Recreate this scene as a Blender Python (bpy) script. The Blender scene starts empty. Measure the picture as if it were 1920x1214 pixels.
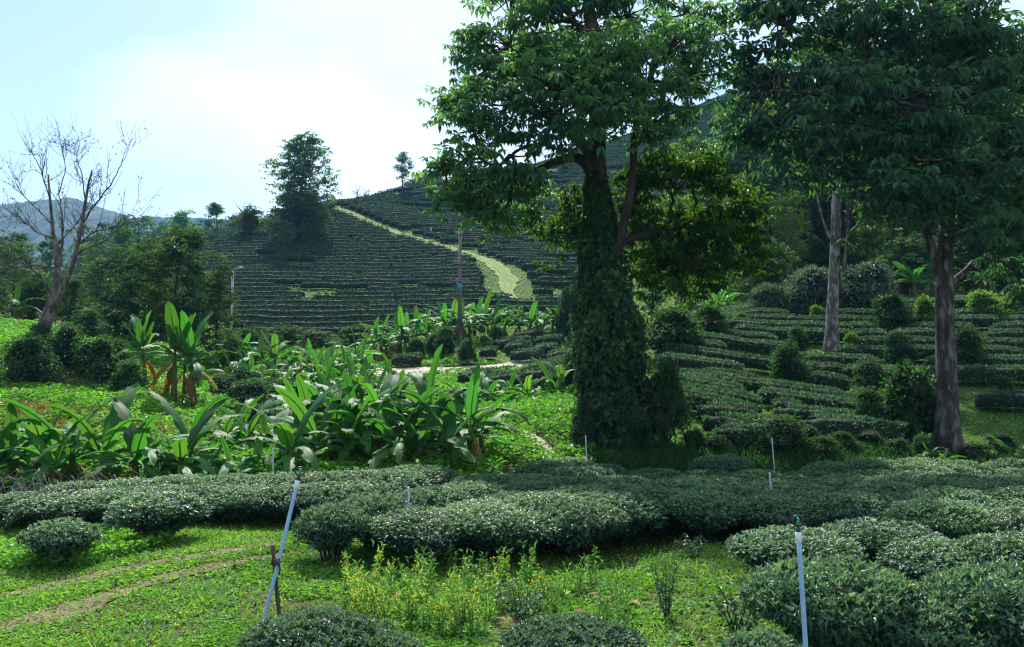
import bpy, math, random
import numpy as np
from mathutils import Vector, Matrix

random.seed(11)
rng = np.random.default_rng(11)
R = math.radians
sc = bpy.context.scene
col = sc.collection

# ------------------------------------------------------------------ camera
F_PX, HOR, CAM_H = 1653.0, 690.0, 2.2
PITCH = math.atan((HOR - 607.0) / F_PX)
cam_d = bpy.data.cameras.new('camera')
cam_d.sensor_width = 36.0
cam_d.lens = 36.0 * F_PX / 1920.0
cam_d.clip_start, cam_d.clip_end = 0.1, 6000.0
cam = bpy.data.objects.new('camera', cam_d)
cam.location = (0, 0, CAM_H)
cam.rotation_euler = (math.pi / 2 + PITCH, 0, 0)
col.objects.link(cam)
sc.camera = cam

# ------------------------------------------------------------------ world and sun
SUN_AZ, SUN_EL = R(-9.0), R(48.0)
world = bpy.data.worlds.new('World')
sc.world = world
world.use_nodes = True
wn, wl = world.node_tree.nodes, world.node_tree.links
wn.clear()
wo = wn.new('ShaderNodeOutputWorld')
bg = wn.new('ShaderNodeBackground')
sky = wn.new('ShaderNodeTexSky')
sky.sky_type = 'NISHITA'
sky.sun_disc = False
sky.sun_elevation = SUN_EL
sky.sun_rotation = SUN_AZ
sky.air_density = 1.0
sky.dust_density = 0.6
sky.ozone_density = 3.0
bg.inputs['Strength'].default_value = 0.096
# thin high cloud veil
tc = wn.new('ShaderNodeTexCoord')
mp = wn.new('ShaderNodeMapping')
mp.inputs['Scale'].default_value = (1.3, 1.3, 3.0)
mp.inputs['Rotation'].default_value = (0.0, R(24), 0.0)
mp.inputs['Location'].default_value = (1.62, 0.3, 0.16)
nz = wn.new('ShaderNodeTexNoise')
nz.inputs['Scale'].default_value = 1.25
nz.inputs['Detail'].default_value = 4.0
nz.inputs['Roughness'].default_value = 0.42
rp = wn.new('ShaderNodeValToRGB')
rp.color_ramp.elements[0].position = 0.44
rp.color_ramp.elements[0].color = (0, 0, 0, 1)
rp.color_ramp.elements[1].position = 0.62
rp.color_ramp.elements[1].color = (0.7, 0.7, 0.7, 1)
mxc = wn.new('ShaderNodeMix')
mxc.data_type = 'RGBA'
mxc.inputs[7].default_value = (8.6, 9.0, 9.6, 1)
wl.new(tc.outputs['Generated'], mp.inputs['Vector'])
wl.new(mp.outputs['Vector'], nz.inputs['Vector'])
wl.new(nz.outputs['Fac'], rp.inputs['Fac'])
wl.new(rp.outputs['Color'], mxc.inputs[0])
wl.new(sky.outputs['Color'], mxc.inputs[6])
wl.new(mxc.outputs[2], bg.inputs['Color'])
wl.new(bg.outputs['Background'], wo.inputs['Surface'])

sd = bpy.data.lights.new('sun', 'SUN')
sd.energy = 4.0
sd.angle = R(0.6)
sd.color = (1.0, 0.95, 0.86)
sun = bpy.data.objects.new('sun', sd)
svec = Vector((math.sin(SUN_AZ) * math.cos(SUN_EL), math.cos(SUN_AZ) * math.cos(SUN_EL), math.sin(SUN_EL)))
sun.rotation_euler = svec.to_track_quat('Z', 'Y').to_euler()
sun.location = svec * 80
col.objects.link(sun)

sc.view_settings.view_transform = 'Standard'
sc.view_settings.look = 'None'
sc.view_settings.exposure = 1.02
sc.view_settings.gamma = 1.0
sc.view_settings.use_curve_mapping = False
sc.render.engine = 'CYCLES'
cy = sc.cycles
cy.use_denoising = True
try:
    cy.denoiser = 'OPENIMAGEDENOISE'
    cy.denoising_input_passes = 'RGB_ALBEDO_NORMAL'
    cy.denoising_prefilter = 'NONE'
except Exception:
    pass
cy.max_bounces = 8
cy.diffuse_bounces = 5
cy.glossy_bounces = 2
cy.transmission_bounces = 4
cy.volume_bounces = 1
cy.transparent_max_bounces = 6
cy.sample_clamp_indirect = 3.0
cy.sample_clamp_direct = 12.0
cy.pixel_filter_type = 'BLACKMAN_HARRIS'
cy.filter_width = 1.25

# ------------------------------------------------------------------ geometry of the view (photo pixel -> real point)
_F = np.array([0, math.cos(PITCH), math.sin(PITCH)])
_U = np.array([0, -math.sin(PITCH), math.cos(PITCH)])


def ray(px, py):
    d = _F + (607.0 - py) / F_PX * _U
    d = d + np.array([(px - 960.0) / F_PX, 0, 0])
    return d / d[1]


def Q(px, py, d):
    return np.array([0, 0, CAM_H]) + ray(px, py) * d


def px2m(n, d):
    return n * d / F_PX


# ------------------------------------------------------------------ terrain
CTRL = []


def cp(px, py, d):
    CTRL.append(tuple(Q(px, py, d)))


for x in (-30, -12, -4, 4, 12, 30):
    CTRL.append((x, -14, 0.75)); CTRL.append((x, -5, 0.65)); CTRL.append((x, 1.5, 0.35))
for x in (-14, -7, -3, 0, 3, 7, 14):
    CTRL.append((x, 7, 0.0)); CTRL.append((x, 10, 0.0)); CTRL.append((x, 13.5, -0.12))
for x in (2, 6, 10, 16):
    CTRL.append((x, 18, -0.3))
for a in [(0, 860, 19), (100, 800, 22), (60, 722, 27), (200, 702, 30), (330, 765, 28), (25, 640, 34), (-150, 640, 32), (-150, 760, 24),
          (400, 850, 20), (540, 826, 27), (525, 770, 37), (620, 760, 36), (700, 860, 18.5), (850, 860, 18.5), (930, 800, 23), (1000, 780, 24),
          (1045, 840, 20), (960, 764, 30), (800, 745, 34), (1040, 700, 38), (760, 708, 42), (1000, 696, 44), (1120, 690, 45), (620, 712, 42),
          (880, 672, 47), (900, 642, 52), (720, 672, 49), (1040, 645, 52), (450, 690, 42), (300, 670, 42), (150, 630, 45), (20, 600, 55),
          (600, 646, 60), (450, 640, 60), (250, 600, 66), (40, 575, 80), (760, 620, 62), (950, 615, 62),
          (700, 570, 78), (500, 570, 78), (900, 570, 76), (600, 500, 100), (450, 525, 90), (800, 505, 98), (940, 552, 83),
          (250, 530, 95), (40, 555, 98), (-200, 560, 98),
          (630, 388, 130), (560, 408, 128), (500, 424, 125), (430, 445, 121), (390, 452, 120), (240, 492, 116), (40, 538, 110), (-200, 545, 110),
          (720, 430, 120), (800, 456, 112), (870, 476, 105), (930, 500, 96), (950, 530, 89), (985, 555, 84),
          (900, 425, 128), (800, 400, 138), (840, 344, 166), (740, 362, 156), (660, 383, 138), (960, 400, 138), (1000, 470, 112), (1040, 545, 88),
          (1050, 602, 70), (1110, 450, 118), (1000, 320, 172), (1100, 290, 180), (1300, 300, 160), (1300, 217, 192), (1400, 172, 205),
          (1200, 420, 125), (1180, 560, 80), (1180, 640, 52),
          (1230, 838, 20.5), (1300, 842, 21), (1450, 835, 21), (1600, 835, 21), (1775, 845, 22), (1920, 850, 21.5), (2200, 850, 22),
          (1300, 745, 27), (1450, 752, 27), (1600, 760, 27), (1850, 790, 25), (2100, 790, 25), (1250, 645, 36), (1400, 672, 33), (1550, 660, 35),
          (1750, 668, 33), (1900, 672, 32), (2200, 670, 32), (1350, 602, 43), (1500, 590, 43), (1700, 582, 43), (1900, 585, 40), (2200, 585, 40),
          (1500, 540, 52), (1750, 540, 52), (1950, 530, 50), (1600, 450, 72), (1850, 440, 70), (2200, 420, 68), (1450, 430, 90), (1450, 330, 125),
          (1600, 300, 115), (1850, 250, 108), (2200, 230, 105), (1650, 180, 170), (1900, 150, 160), (2300, 150, 160)]:
    cp(*a)
# behind the crests and far away
for (px, d, z) in [(-300, 170, 2), (50, 170, 2), (300, 180, 8), (500, 185, 14), (640, 190, 22), (800, 215, 34), (1000, 240, 42), (1300, 270, 60), (1800, 260, 62), (2300, 260, 62),
                   (-800, 330, -4), (-300, 330, -4), (200, 330, -2), (640, 340, 12), (1000, 380, 40), (1500, 420, 66), (2200, 420, 70), (3000, 420, 70),
                   (-1500, 1200, -20), (-300, 1200, -20), (500, 1200, -20), (1000, 1200, 20), (1700, 1200, 60), (3200, 1200, 60),
                   (-1300, 30, 3), (-1300, 60, 4), (-1300, 110, 8), (3300, 30, 3), (3300, 60, 12), (3300, 110, 26), (-1300, 15, 0.3), (3300, 15, 0.0)]:
    CTRL.append(((px - 960) / F_PX * d, d, z))
CTRL = np.array(CTRL)
D0 = 24.0


def _uv(x, y):
    return np.stack([1.2 * x / (y + D0), np.log(y + D0)], -1)


def _tps_k(r2):
    return np.where(r2 > 1e-12, 0.5 * r2 * np.log(np.maximum(r2, 1e-12)), 0.0)


_C = _uv(CTRL[:, 0], CTRL[:, 1])
_w = CTRL[:, 2] / (CTRL[:, 1] + D0)
_n = len(_C)
_K = _tps_k(((_C[:, None] - _C[None]) ** 2).sum(-1)) + 2e-4 * np.eye(_n)
_Pm = np.concatenate([np.ones((_n, 1)), _C], 1)
_A = np.zeros((_n + 3, _n + 3))
_A[:_n, :_n] = _K; _A[:_n, _n:] = _Pm; _A[_n:, :_n] = _Pm.T
_sol = np.linalg.solve(_A, np.concatenate([_w, np.zeros(3)]))


def vnoise(x, y, seed=0):
    x = np.asarray(x, float); y = np.asarray(y, float)
    xi = np.floor(x).astype(np.int64); yi = np.floor(y).astype(np.int64)
    fx = x - xi; fy = y - yi
    fx = fx * fx * (3 - 2 * fx); fy = fy * fy * (3 - 2 * fy)

    def h(a, b):
        n = (a * 374761393 + b * 668265263 + seed * 974634777) & 0x7fffffff
        n = ((n ^ (n >> 13)) * 1274126177) & 0x7fffffff
        n = (n ^ (n >> 16)) & 0xffff
        return n / 65535.0
    return (h(xi, yi) * (1 - fx) + h(xi + 1, yi) * fx) * (1 - fy) + (h(xi, yi + 1) * (1 - fx) + h(xi + 1, yi + 1) * fx) * fy


def TZ(x, y):
    """terrain height"""
    x = np.atleast_1d(np.asarray(x, float)); y = np.atleast_1d(np.asarray(y, float))
    out = np.empty(x.shape)
    xf, yf, of = x.ravel(), y.ravel(), out.ravel()
    for i in range(0, len(xf), 20000):
        p = _uv(xf[i:i + 20000], yf[i:i + 20000])
        r2 = ((p[:, None] - _C[None]) ** 2).sum(-1)
        of[i:i + 20000] = (_tps_k(r2) @ _sol[:_n] + _sol[_n] + p @ _sol[_n + 1:]) * (yf[i:i + 20000] + D0)
    of += (vnoise(xf * 0.9, yf * 0.9, 3) - 0.5) * 0.07 + (vnoise(xf * 0.3, yf * 0.3, 4) - 0.5) * 0.12
    return of.reshape(x.shape)


def tz(x, y):
    return float(TZ([x], [y])[0])


_ds = np.geomspace(5, 240, 900)


def G(px, py, dmin=5.0, dmax=240.0):
    """the point of the ground seen at a photo pixel"""
    r = ray(px, py)
    ds = _ds[(_ds >= dmin) & (_ds <= dmax)]
    x, y, z = r[0] * ds, ds, CAM_H + r[2] * ds
    t = TZ(x, y)
    k = np.nonzero(z < t)[0]
    i = int(k[0]) if len(k) else int(np.argmin(z - t))
    return np.array([x[i], y[i], t[i]])


def GD(px, d):
    """ground point in the photo column px at distance d"""
    x = (px - 960.0) / F_PX * d
    return np.array([x, d, tz(x, d)])


def project(p):
    p = np.asarray(p, float)
    q = p - np.array([0, 0, CAM_H])
    zz = q @ _F
    return 960 + F_PX * q[..., 0] / zz, 607 - F_PX * (q @ _U) / zz


def in_poly(x, y, poly):
    x = np.asarray(x); y = np.asarray(y)
    ins = np.zeros(x.shape, bool)
    n = len(poly)
    for i in range(n):
        x0, y0 = poly[i][:2]; x1, y1 = poly[(i + 1) % n][:2]
        c = ((y0 > y) != (y1 > y)) & (x < (x1 - x0) * (y - y0) / (y1 - y0 + 1e-12) + x0)
        ins ^= c
    return ins


def dist_line(x, y, line):
    x = np.asarray(x, float); y = np.asarray(y, float)
    best = np.full(x.shape, 1e9)
    for a, b in zip(line[:-1], line[1:]):
        ax, ay = a[0], a[1]; bx, by = b[0] - ax, b[1] - ay
        t = np.clip(((x - ax) * bx + (y - ay) * by) / (bx * bx + by * by + 1e-9), 0, 1)
        best = np.minimum(best, np.hypot(x - ax - t * bx, y - ay - t * by))
    return best


# ------------------------------------------------------------------ materials
def new_mat(name):
    m = bpy.data.materials.new(name)
    m.use_nodes = True
    m.node_tree.nodes.clear()
    return m, m.node_tree.nodes, m.node_tree.links


def leaf_mat(name, dark, mid, light, trans=None, tfac=0.35, rough=0.42, spec=0.5, vary=0.25):
    m, n, l = new_mat(name)
    out = n.new('ShaderNodeOutputMaterial')
    at = n.new('ShaderNodeAttribute'); at.attribute_name = 'tone'
    cr = n.new('ShaderNodeValToRGB')
    e = cr.color_ramp.elements
    e[0].position = 0.0; e[0].color = (*dark, 1)
    e[1].position = 1.0; e[1].color = (*light, 1)
    k = e.new(0.55); k.color = (*mid, 1)
    l.new(at.outputs['Fac'], cr.inputs['Fac'])
    oi = n.new('ShaderNodeObjectInfo')
    hs = n.new('ShaderNodeHueSaturation')
    mr = n.new('ShaderNodeMapRange')
    mr.inputs[3].default_value = 1 - vary; mr.inputs[4].default_value = 1 + vary
    l.new(oi.outputs['Random'], mr.inputs[0]); l.new(mr.outputs[0], hs.inputs['Value'])
    mh = n.new('ShaderNodeMapRange')
    mh.inputs[3].default_value = 0.5 - vary * 0.06; mh.inputs[4].default_value = 0.5 + vary * 0.06
    mu = n.new('ShaderNodeMath'); mu.operation = 'FRACT'
    m2 = n.new('ShaderNodeMath'); m2.operation = 'MULTIPLY'; m2.inputs[1].default_value = 7.31
    l.new(oi.outputs['Random'], m2.inputs[0]); l.new(m2.outputs[0], mu.inputs[0])
    l.new(mu.outputs[0], mh.inputs[0]); l.new(mh.outputs[0], hs.inputs['Hue'])
    l.new(cr.outputs['Color'], hs.inputs['Color'])
    pb = n.new('ShaderNodeBsdfPrincipled')
    pb.inputs['Roughness'].default_value = rough
    pb.inputs['Specular IOR Level'].default_value = spec
    l.new(hs.outputs['Color'], pb.inputs['Base Color'])
    if tfac > 0:
        tr = n.new('ShaderNodeBsdfTranslucent')
        mm = n.new('ShaderNodeMix'); mm.data_type = 'RGBA'; mm.blend_type = 'MULTIPLY'
        mm.inputs[0].default_value = 1.0
        t = trans or (2.2, 2.2, 1.0)
        mm.inputs[7].default_value = (*t, 1)
        l.new(hs.outputs['Color'], mm.inputs[6])
        l.new(mm.outputs[2], tr.inputs['Color'])
        mx = n.new('ShaderNodeMixShader'); mx.inputs[0].default_value = tfac
        l.new(pb.outputs[0], mx.inputs[1]); l.new(tr.outputs[0], mx.inputs[2])
        l.new(mx.outputs[0], out.inputs['Surface'])
    else:
        l.new(pb.outputs[0], out.inputs['Surface'])
    return m


def noise_mat(name, c1, c2, scale=6.0, rough=0.85, bump=0.3, c3=None, scale2=40.0, stretch=(1, 1, 1), coord='Object', spec=0.3):
    m, n, l = new_mat(name)
    out = n.new('ShaderNodeOutputMaterial')
    pb = n.new('ShaderNodeBsdfPrincipled')
    pb.inputs['Roughness'].default_value = rough
    pb.inputs['Specular IOR Level'].default_value = spec
    t = n.new('ShaderNodeTexCoord'); mpn = n.new('ShaderNodeMapping'); mpn.inputs['Scale'].default_value = stretch
    l.new(t.outputs[coord], mpn.inputs['Vector'])
    a = n.new('ShaderNodeTexNoise'); a.inputs['Scale'].default_value = scale; a.inputs['Detail'].default_value = 8
    b = n.new('ShaderNodeTexNoise'); b.inputs['Scale'].default_value = scale2; b.inputs['Detail'].default_value = 6
    l.new(mpn.outputs[0], a.inputs['Vector']); l.new(mpn.outputs[0], b.inputs['Vector'])
    r = n.new('ShaderNodeValToRGB')
    r.color_ramp.elements[0].position = 0.36; r.color_ramp.elements[0].color = (*c1, 1)
    r.color_ramp.elements[1].position = 0.64; r.color_ramp.elements[1].color = (*c2, 1)
    l.new(a.outputs['Fac'], r.inputs['Fac'])
    src = r.outputs['Color']
    if c3 is not None:
        r2 = n.new('ShaderNodeValToRGB')
        r2.color_ramp.elements[0].position = 0.5; r2.color_ramp.elements[1].position = 0.66
        l.new(b.outputs['Fac'], r2.inputs['Fac'])
        mx = n.new('ShaderNodeMix'); mx.data_type = 'RGBA'
        mx.inputs[7].default_value = (*c3, 1)
        l.new(r2.outputs['Color'], mx.inputs[0]); l.new(src, mx.inputs[6])
        src = mx.outputs[2]
    l.new(src, pb.inputs['Base Color'])
    if bump:
        bp = n.new('ShaderNodeBump'); bp.inputs['Strength'].default_value = bump; bp.inputs['Distance'].default_value = 0.05
        l.new(b.outputs['Fac'], bp.inputs['Height']); l.new(bp.outputs['Normal'], pb.inputs['Normal'])
    l.new(pb.outputs[0], out.inputs['Surface'])
    return m


M = {}
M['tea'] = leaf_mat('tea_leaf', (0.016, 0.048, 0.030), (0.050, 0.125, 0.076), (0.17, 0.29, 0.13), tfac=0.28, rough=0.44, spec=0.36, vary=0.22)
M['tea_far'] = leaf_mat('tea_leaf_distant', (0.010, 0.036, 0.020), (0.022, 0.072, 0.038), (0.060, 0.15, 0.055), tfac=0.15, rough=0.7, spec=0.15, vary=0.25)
M['tree'] = leaf_mat('broad_leaf', (0.024, 0.070, 0.045), (0.052, 0.132, 0.080), (0.11, 0.21, 0.08), tfac=0.46, rough=0.52, spec=0.3, trans=(2.4, 2.4, 0.6))
M['tree_lit'] = leaf_mat('sunlit_tint_leaf', (0.015, 0.05, 0.012), (0.03, 0.095, 0.016), (0.09, 0.19, 0.025), tfac=0.45, rough=0.45, trans=(2.6, 2.5, 0.6), spec=0.2)  # lower crown's leaf colour, shifted to imitate sun shining through it
M['right'] = leaf_mat('glossy_leaf', (0.024, 0.074, 0.060), (0.054, 0.140, 0.112), (0.095, 0.20, 0.15), tfac=0.40, rough=0.52, spec=0.3, trans=(2.2, 2.5, 0.6))
M['wood_tree'] = leaf_mat('wild_leaf', (0.018, 0.050, 0.020), (0.040, 0.095, 0.034), (0.11, 0.17, 0.04), tfac=0.36, rough=0.6, spec=0.2)
M['silver'] = leaf_mat('silvery_leaf', (0.03, 0.06, 0.045), (0.07, 0.12, 0.09), (0.16, 0.22, 0.17), tfac=0.25, rough=0.5, spec=0.3)
M['lime'] = leaf_mat('lime_leaf', (0.05, 0.11, 0.02), (0.11, 0.20, 0.04), (0.24, 0.32, 0.06), tfac=0.42, rough=0.6, spec=0.2)
M['shrub'] = leaf_mat('shrub_leaf', (0.014, 0.05, 0.018), (0.032, 0.10, 0.028), (0.10, 0.21, 0.045), tfac=0.36, rough=0.55, spec=0.25)
M['vine'] = leaf_mat('vine_leaf', (0.016, 0.050, 0.022), (0.036, 0.10, 0.042), (0.08, 0.18, 0.06), tfac=0.30, rough=0.55, spec=0.25)
M['grass'] = leaf_mat('grass_leaf', (0.06, 0.155, 0.02), (0.13, 0.28, 0.035), (0.29, 0.40, 0.07), tfac=0.42, rough=0.55, spec=0.35, trans=(1.45, 1.8, 0.75), vary=0.0)
M['cover'] = leaf_mat('ground_cover_leaf', (0.045, 0.13, 0.018), (0.105, 0.26, 0.032), (0.21, 0.40, 0.055), tfac=0.42, rough=0.5, spec=0.25, trans=(1.5, 1.85, 0.75), vary=0.0)
M['dryweed'] = leaf_mat('dry_weed', (0.10, 0.075, 0.03), (0.17, 0.14, 0.05), (0.30, 0.24, 0.10), tfac=0.3, rough=0.7, vary=0.0)
M['banana'] = leaf_mat('banana_leaf', (0.028, 0.105, 0.03), (0.05, 0.165, 0.038), (0.10, 0.25, 0.045), tfac=0.40, rough=0.55, spec=0.25, trans=(1.7, 1.9, 0.5), vary=0.35)
M['banana_dry'] = leaf_mat('dry_banana_leaf', (0.10, 0.055, 0.02), (0.22, 0.12, 0.03), (0.42, 0.24, 0.04), tfac=0.35, rough=0.7, trans=(1.6, 1.3, 0.6))
M['flower'] = leaf_mat('yellow_petal', (0.66, 0.60, 0.02), (0.75, 0.70, 0.03), (0.85, 0.80, 0.10), tfac=0.4, rough=0.6, trans=(1.1, 1.1, 1.0), vary=0.0)
M['weed'] = leaf_mat('weed_leaf', (0.06, 0.17, 0.04), (0.12, 0.28, 0.07), (0.28, 0.42, 0.14), tfac=0.42, rough=0.5, trans=(1.6, 1.7, 0.7))
M['core'] = noise_mat('shade_core', (0.006, 0.014, 0.007), (0.016, 0.034, 0.014), 9.0, 0.9, 0.0)  # near-black fill colour standing in for the shaded inside of foliage
M['bark'] = noise_mat('brown_bark', (0.022, 0.018, 0.014), (0.065, 0.052, 0.040), 5.0, 0.9, 0.9, (0.15, 0.15, 0.145), 8.0, (1, 1, 0.35))
M['bark_dark'] = noise_mat('dark_bark', (0.018, 0.015, 0.011), (0.055, 0.043, 0.032), 5.0, 0.9, 0.9, None, 14.0, (1, 1, 0.3))
M['bark_pale'] = noise_mat('pale_bark', (0.075, 0.065, 0.056), (0.16, 0.145, 0.13), 3.0, 0.9, 0.8, (0.30, 0.30, 0.29), 6.0, (1, 1, 0.5))
M['bark_mid'] = noise_mat('reddish_bark', (0.055, 0.042, 0.034), (0.15, 0.115, 0.095), 4.0, 0.9, 0.8, (0.22, 0.19, 0.17), 7.0, (1, 1, 0.4))
M['twig'] = noise_mat('twig_bark', (0.03, 0.025, 0.02), (0.09, 0.075, 0.06), 6.0, 0.9, 0.5)
M['dead'] = noise_mat('dead_twig', (0.14, 0.12, 0.10), (0.30, 0.27, 0.24), 6.0, 0.9, 0.4)
M['pstem'] = noise_mat('banana_stem', (0.05, 0.065, 0.02), (0.14, 0.13, 0.05), 3.0, 0.7, 0.5, (0.09, 0.05, 0.025), 5.0, (1, 1, 0.35))
M['soil'] = noise_mat('brown_soil', (0.11, 0.085, 0.05), (0.20, 0.155, 0.095), 3.0, 0.95, 0.8, (0.10, 0.14, 0.03), 7.0)
M['road'] = noise_mat('pale_dirt', (0.34, 0.29, 0.22), (0.52, 0.46, 0.37), 2.0, 0.95, 0.5, (0.22, 0.19, 0.12), 7.0)
M['stone'] = noise_mat('river_stone', (0.16, 0.15, 0.14), (0.38, 0.36, 0.34), 2.5, 0.8, 0.5, (0.08, 0.09, 0.06), 9.0)
M['stone_dark'] = noise_mat('dark_stone', (0.03, 0.03, 0.03), (0.09, 0.085, 0.08), 2.5, 0.8, 0.5)
M['trackgrass'] = noise_mat('mown_track_grass', (0.085, 0.175, 0.018), (0.145, 0.25, 0.028), 0.9, 0.9, 0.6, (0.15, 0.21, 0.04), 2.4)
M['rut'] = noise_mat('worn_grass_rut', (0.13, 0.17, 0.05), (0.20, 0.215, 0.085), 0.8, 0.95, 0.3, (0.12, 0.19, 0.04), 2.0)
M['mount'] = noise_mat('forested_mountain', (0.012, 0.035, 0.022), (0.035, 0.065, 0.035), 0.012, 0.95, 0.0, (0.06, 0.07, 0.04), 0.03)
M['pipe'] = noise_mat('pale_blue_plastic', (0.26, 0.42, 0.66), (0.34, 0.50, 0.72), 14.0, 0.35, 0.05, None, 60, spec=0.5)
M['pipe_white'] = noise_mat('bleached_plastic', (0.48, 0.58, 0.68), (0.62, 0.70, 0.76), 9.0, 0.4, 0.05, spec=0.5)
M['coupling'] = noise_mat('white_coupling', (0.60, 0.70, 0.80), (0.72, 0.80, 0.86), 9.0, 0.4, 0.0, spec=0.5)
M['black'] = noise_mat('black_plastic', (0.012, 0.012, 0.014), (0.03, 0.03, 0.034), 20.0, 0.45, 0.1, spec=0.5)
M['green_pl'] = noise_mat('green_plastic', (0.03, 0.30, 0.20), (0.05, 0.38, 0.26), 20.0, 0.4, 0.0, spec=0.5)
M['orange_pl'] = noise_mat('orange_plastic', (0.5, 0.2, 0.03), (0.6, 0.26, 0.05), 20.0, 0.4, 0.0)
M['stake'] = noise_mat('weathered_bamboo', (0.07, 0.04, 0.025), (0.17, 0.11, 0.07), 8.0, 0.8, 0.6, (0.05, 0.035, 0.025), 20.0, (1, 1, 0.2))
M['polewood'] = noise_mat('pole_timber', (0.10, 0.085, 0.08), (0.20, 0.175, 0.16), 6.0, 0.9, 0.5, None, 20, (1, 1, 0.15))
M['concrete'] = noise_mat('pole_concrete', (0.38, 0.38, 0.37), (0.52, 0.52, 0.5), 4.0, 0.9, 0.3)
M['bluetag'] = noise_mat('blue_band', (0.06, 0.22, 0.55), (0.08, 0.26, 0.6), 6.0, 0.5, 0.0)


def ground_mat():
    m, n, l = new_mat('grassy_ground')
    out = n.new('ShaderNodeOutputMaterial'); pb = n.new('ShaderNodeBsdfPrincipled')
    pb.inputs['Roughness'].default_value = 0.95; pb.inputs['Specular IOR Level'].default_value = 0.15
    t = n.new('ShaderNodeTexCoord')

    def nz(s, d=8):
        a = n.new('ShaderNodeTexNoise'); a.inputs['Scale'].default_value = s; a.inputs['Detail'].default_value = d
        l.new(t.outputs['Object'], a.inputs['Vector']); return a

    def ramp(a, p0, c0, p1, c1):
        r = n.new('ShaderNodeValToRGB')
        r.color_ramp.elements[0].position = p0; r.color_ramp.elements[0].color = (*c0, 1)
        r.color_ramp.elements[1].position = p1; r.color_ramp.elements[1].color = (*c1, 1)
        l.new(a.outputs['Fac'], r.inputs['Fac']); return r
    a, b, c = nz(0.22), nz(1.6), nz(14.0)
    r1 = ramp(a, 0.4, (0.045, 0.10, 0.02), 0.62, (0.085, 0.16, 0.03))
    r2 = ramp(b, 0.45, (0, 0, 0), 0.68, (0.75, 0.75, 0.75))
    mx = n.new('ShaderNodeMix'); mx.data_type = 'RGBA'
    mx.inputs[7].default_value = (0.12, 0.085, 0.045, 1)
    l.new(r2.outputs[0], mx.inputs[0]); l.new(r1.outputs[0], mx.inputs[6])
    r3 = ramp(c, 0.35, (0.55, 0.55, 0.55), 0.7, (1.15, 1.15, 1.15))
    m2 = n.new('ShaderNodeMix'); m2.data_type = 'RGBA'; m2.blend_type = 'MULTIPLY'; m2.inputs[0].default_value = 1
    l.new(mx.outputs[2], m2.inputs[6]); l.new(r3.outputs[0], m2.inputs[7])
    l.new(m2.outputs[2], pb.inputs['Base Color'])
    bp = n.new('ShaderNodeBump'); bp.inputs['Strength'].default_value = 0.7; bp.inputs['Distance'].default_value = 0.06
    l.new(c.outputs['Fac'], bp.inputs['Height']); l.new(bp.outputs['Normal'], pb.inputs['Normal'])
    l.new(pb.outputs[0], out.inputs['Surface'])
    return m


M['ground'] = ground_mat()


def water_mat():
    m, n, l = new_mat('stream_water')
    out = n.new('ShaderNodeOutputMaterial'); pb = n.new('ShaderNodeBsdfPrincipled')
    pb.inputs['Base Color'].default_value = (0.10, 0.12, 0.11, 1)
    pb.inputs['Roughness'].default_value = 0.12
    a = n.new('ShaderNodeTexNoise'); a.inputs['Scale'].default_value = 5.0; a.inputs['Detail'].default_value = 5
    bp = n.new('ShaderNodeBump'); bp.inputs['Strength'].default_value = 0.5
    t = n.new('ShaderNodeTexCoord'); l.new(t.outputs['Object'], a.inputs['Vector'])
    l.new(a.outputs['Fac'], bp.inputs['Height']); l.new(bp.outputs['Normal'], pb.inputs['Normal'])
    l.new(pb.outputs[0], out.inputs['Surface'])
    return m


M['water'] = water_mat()


# ------------------------------------------------------------------ mesh builder
def unit(v):
    return v / np.maximum(np.linalg.norm(v, axis=-1, keepdims=True), 1e-9)


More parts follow.
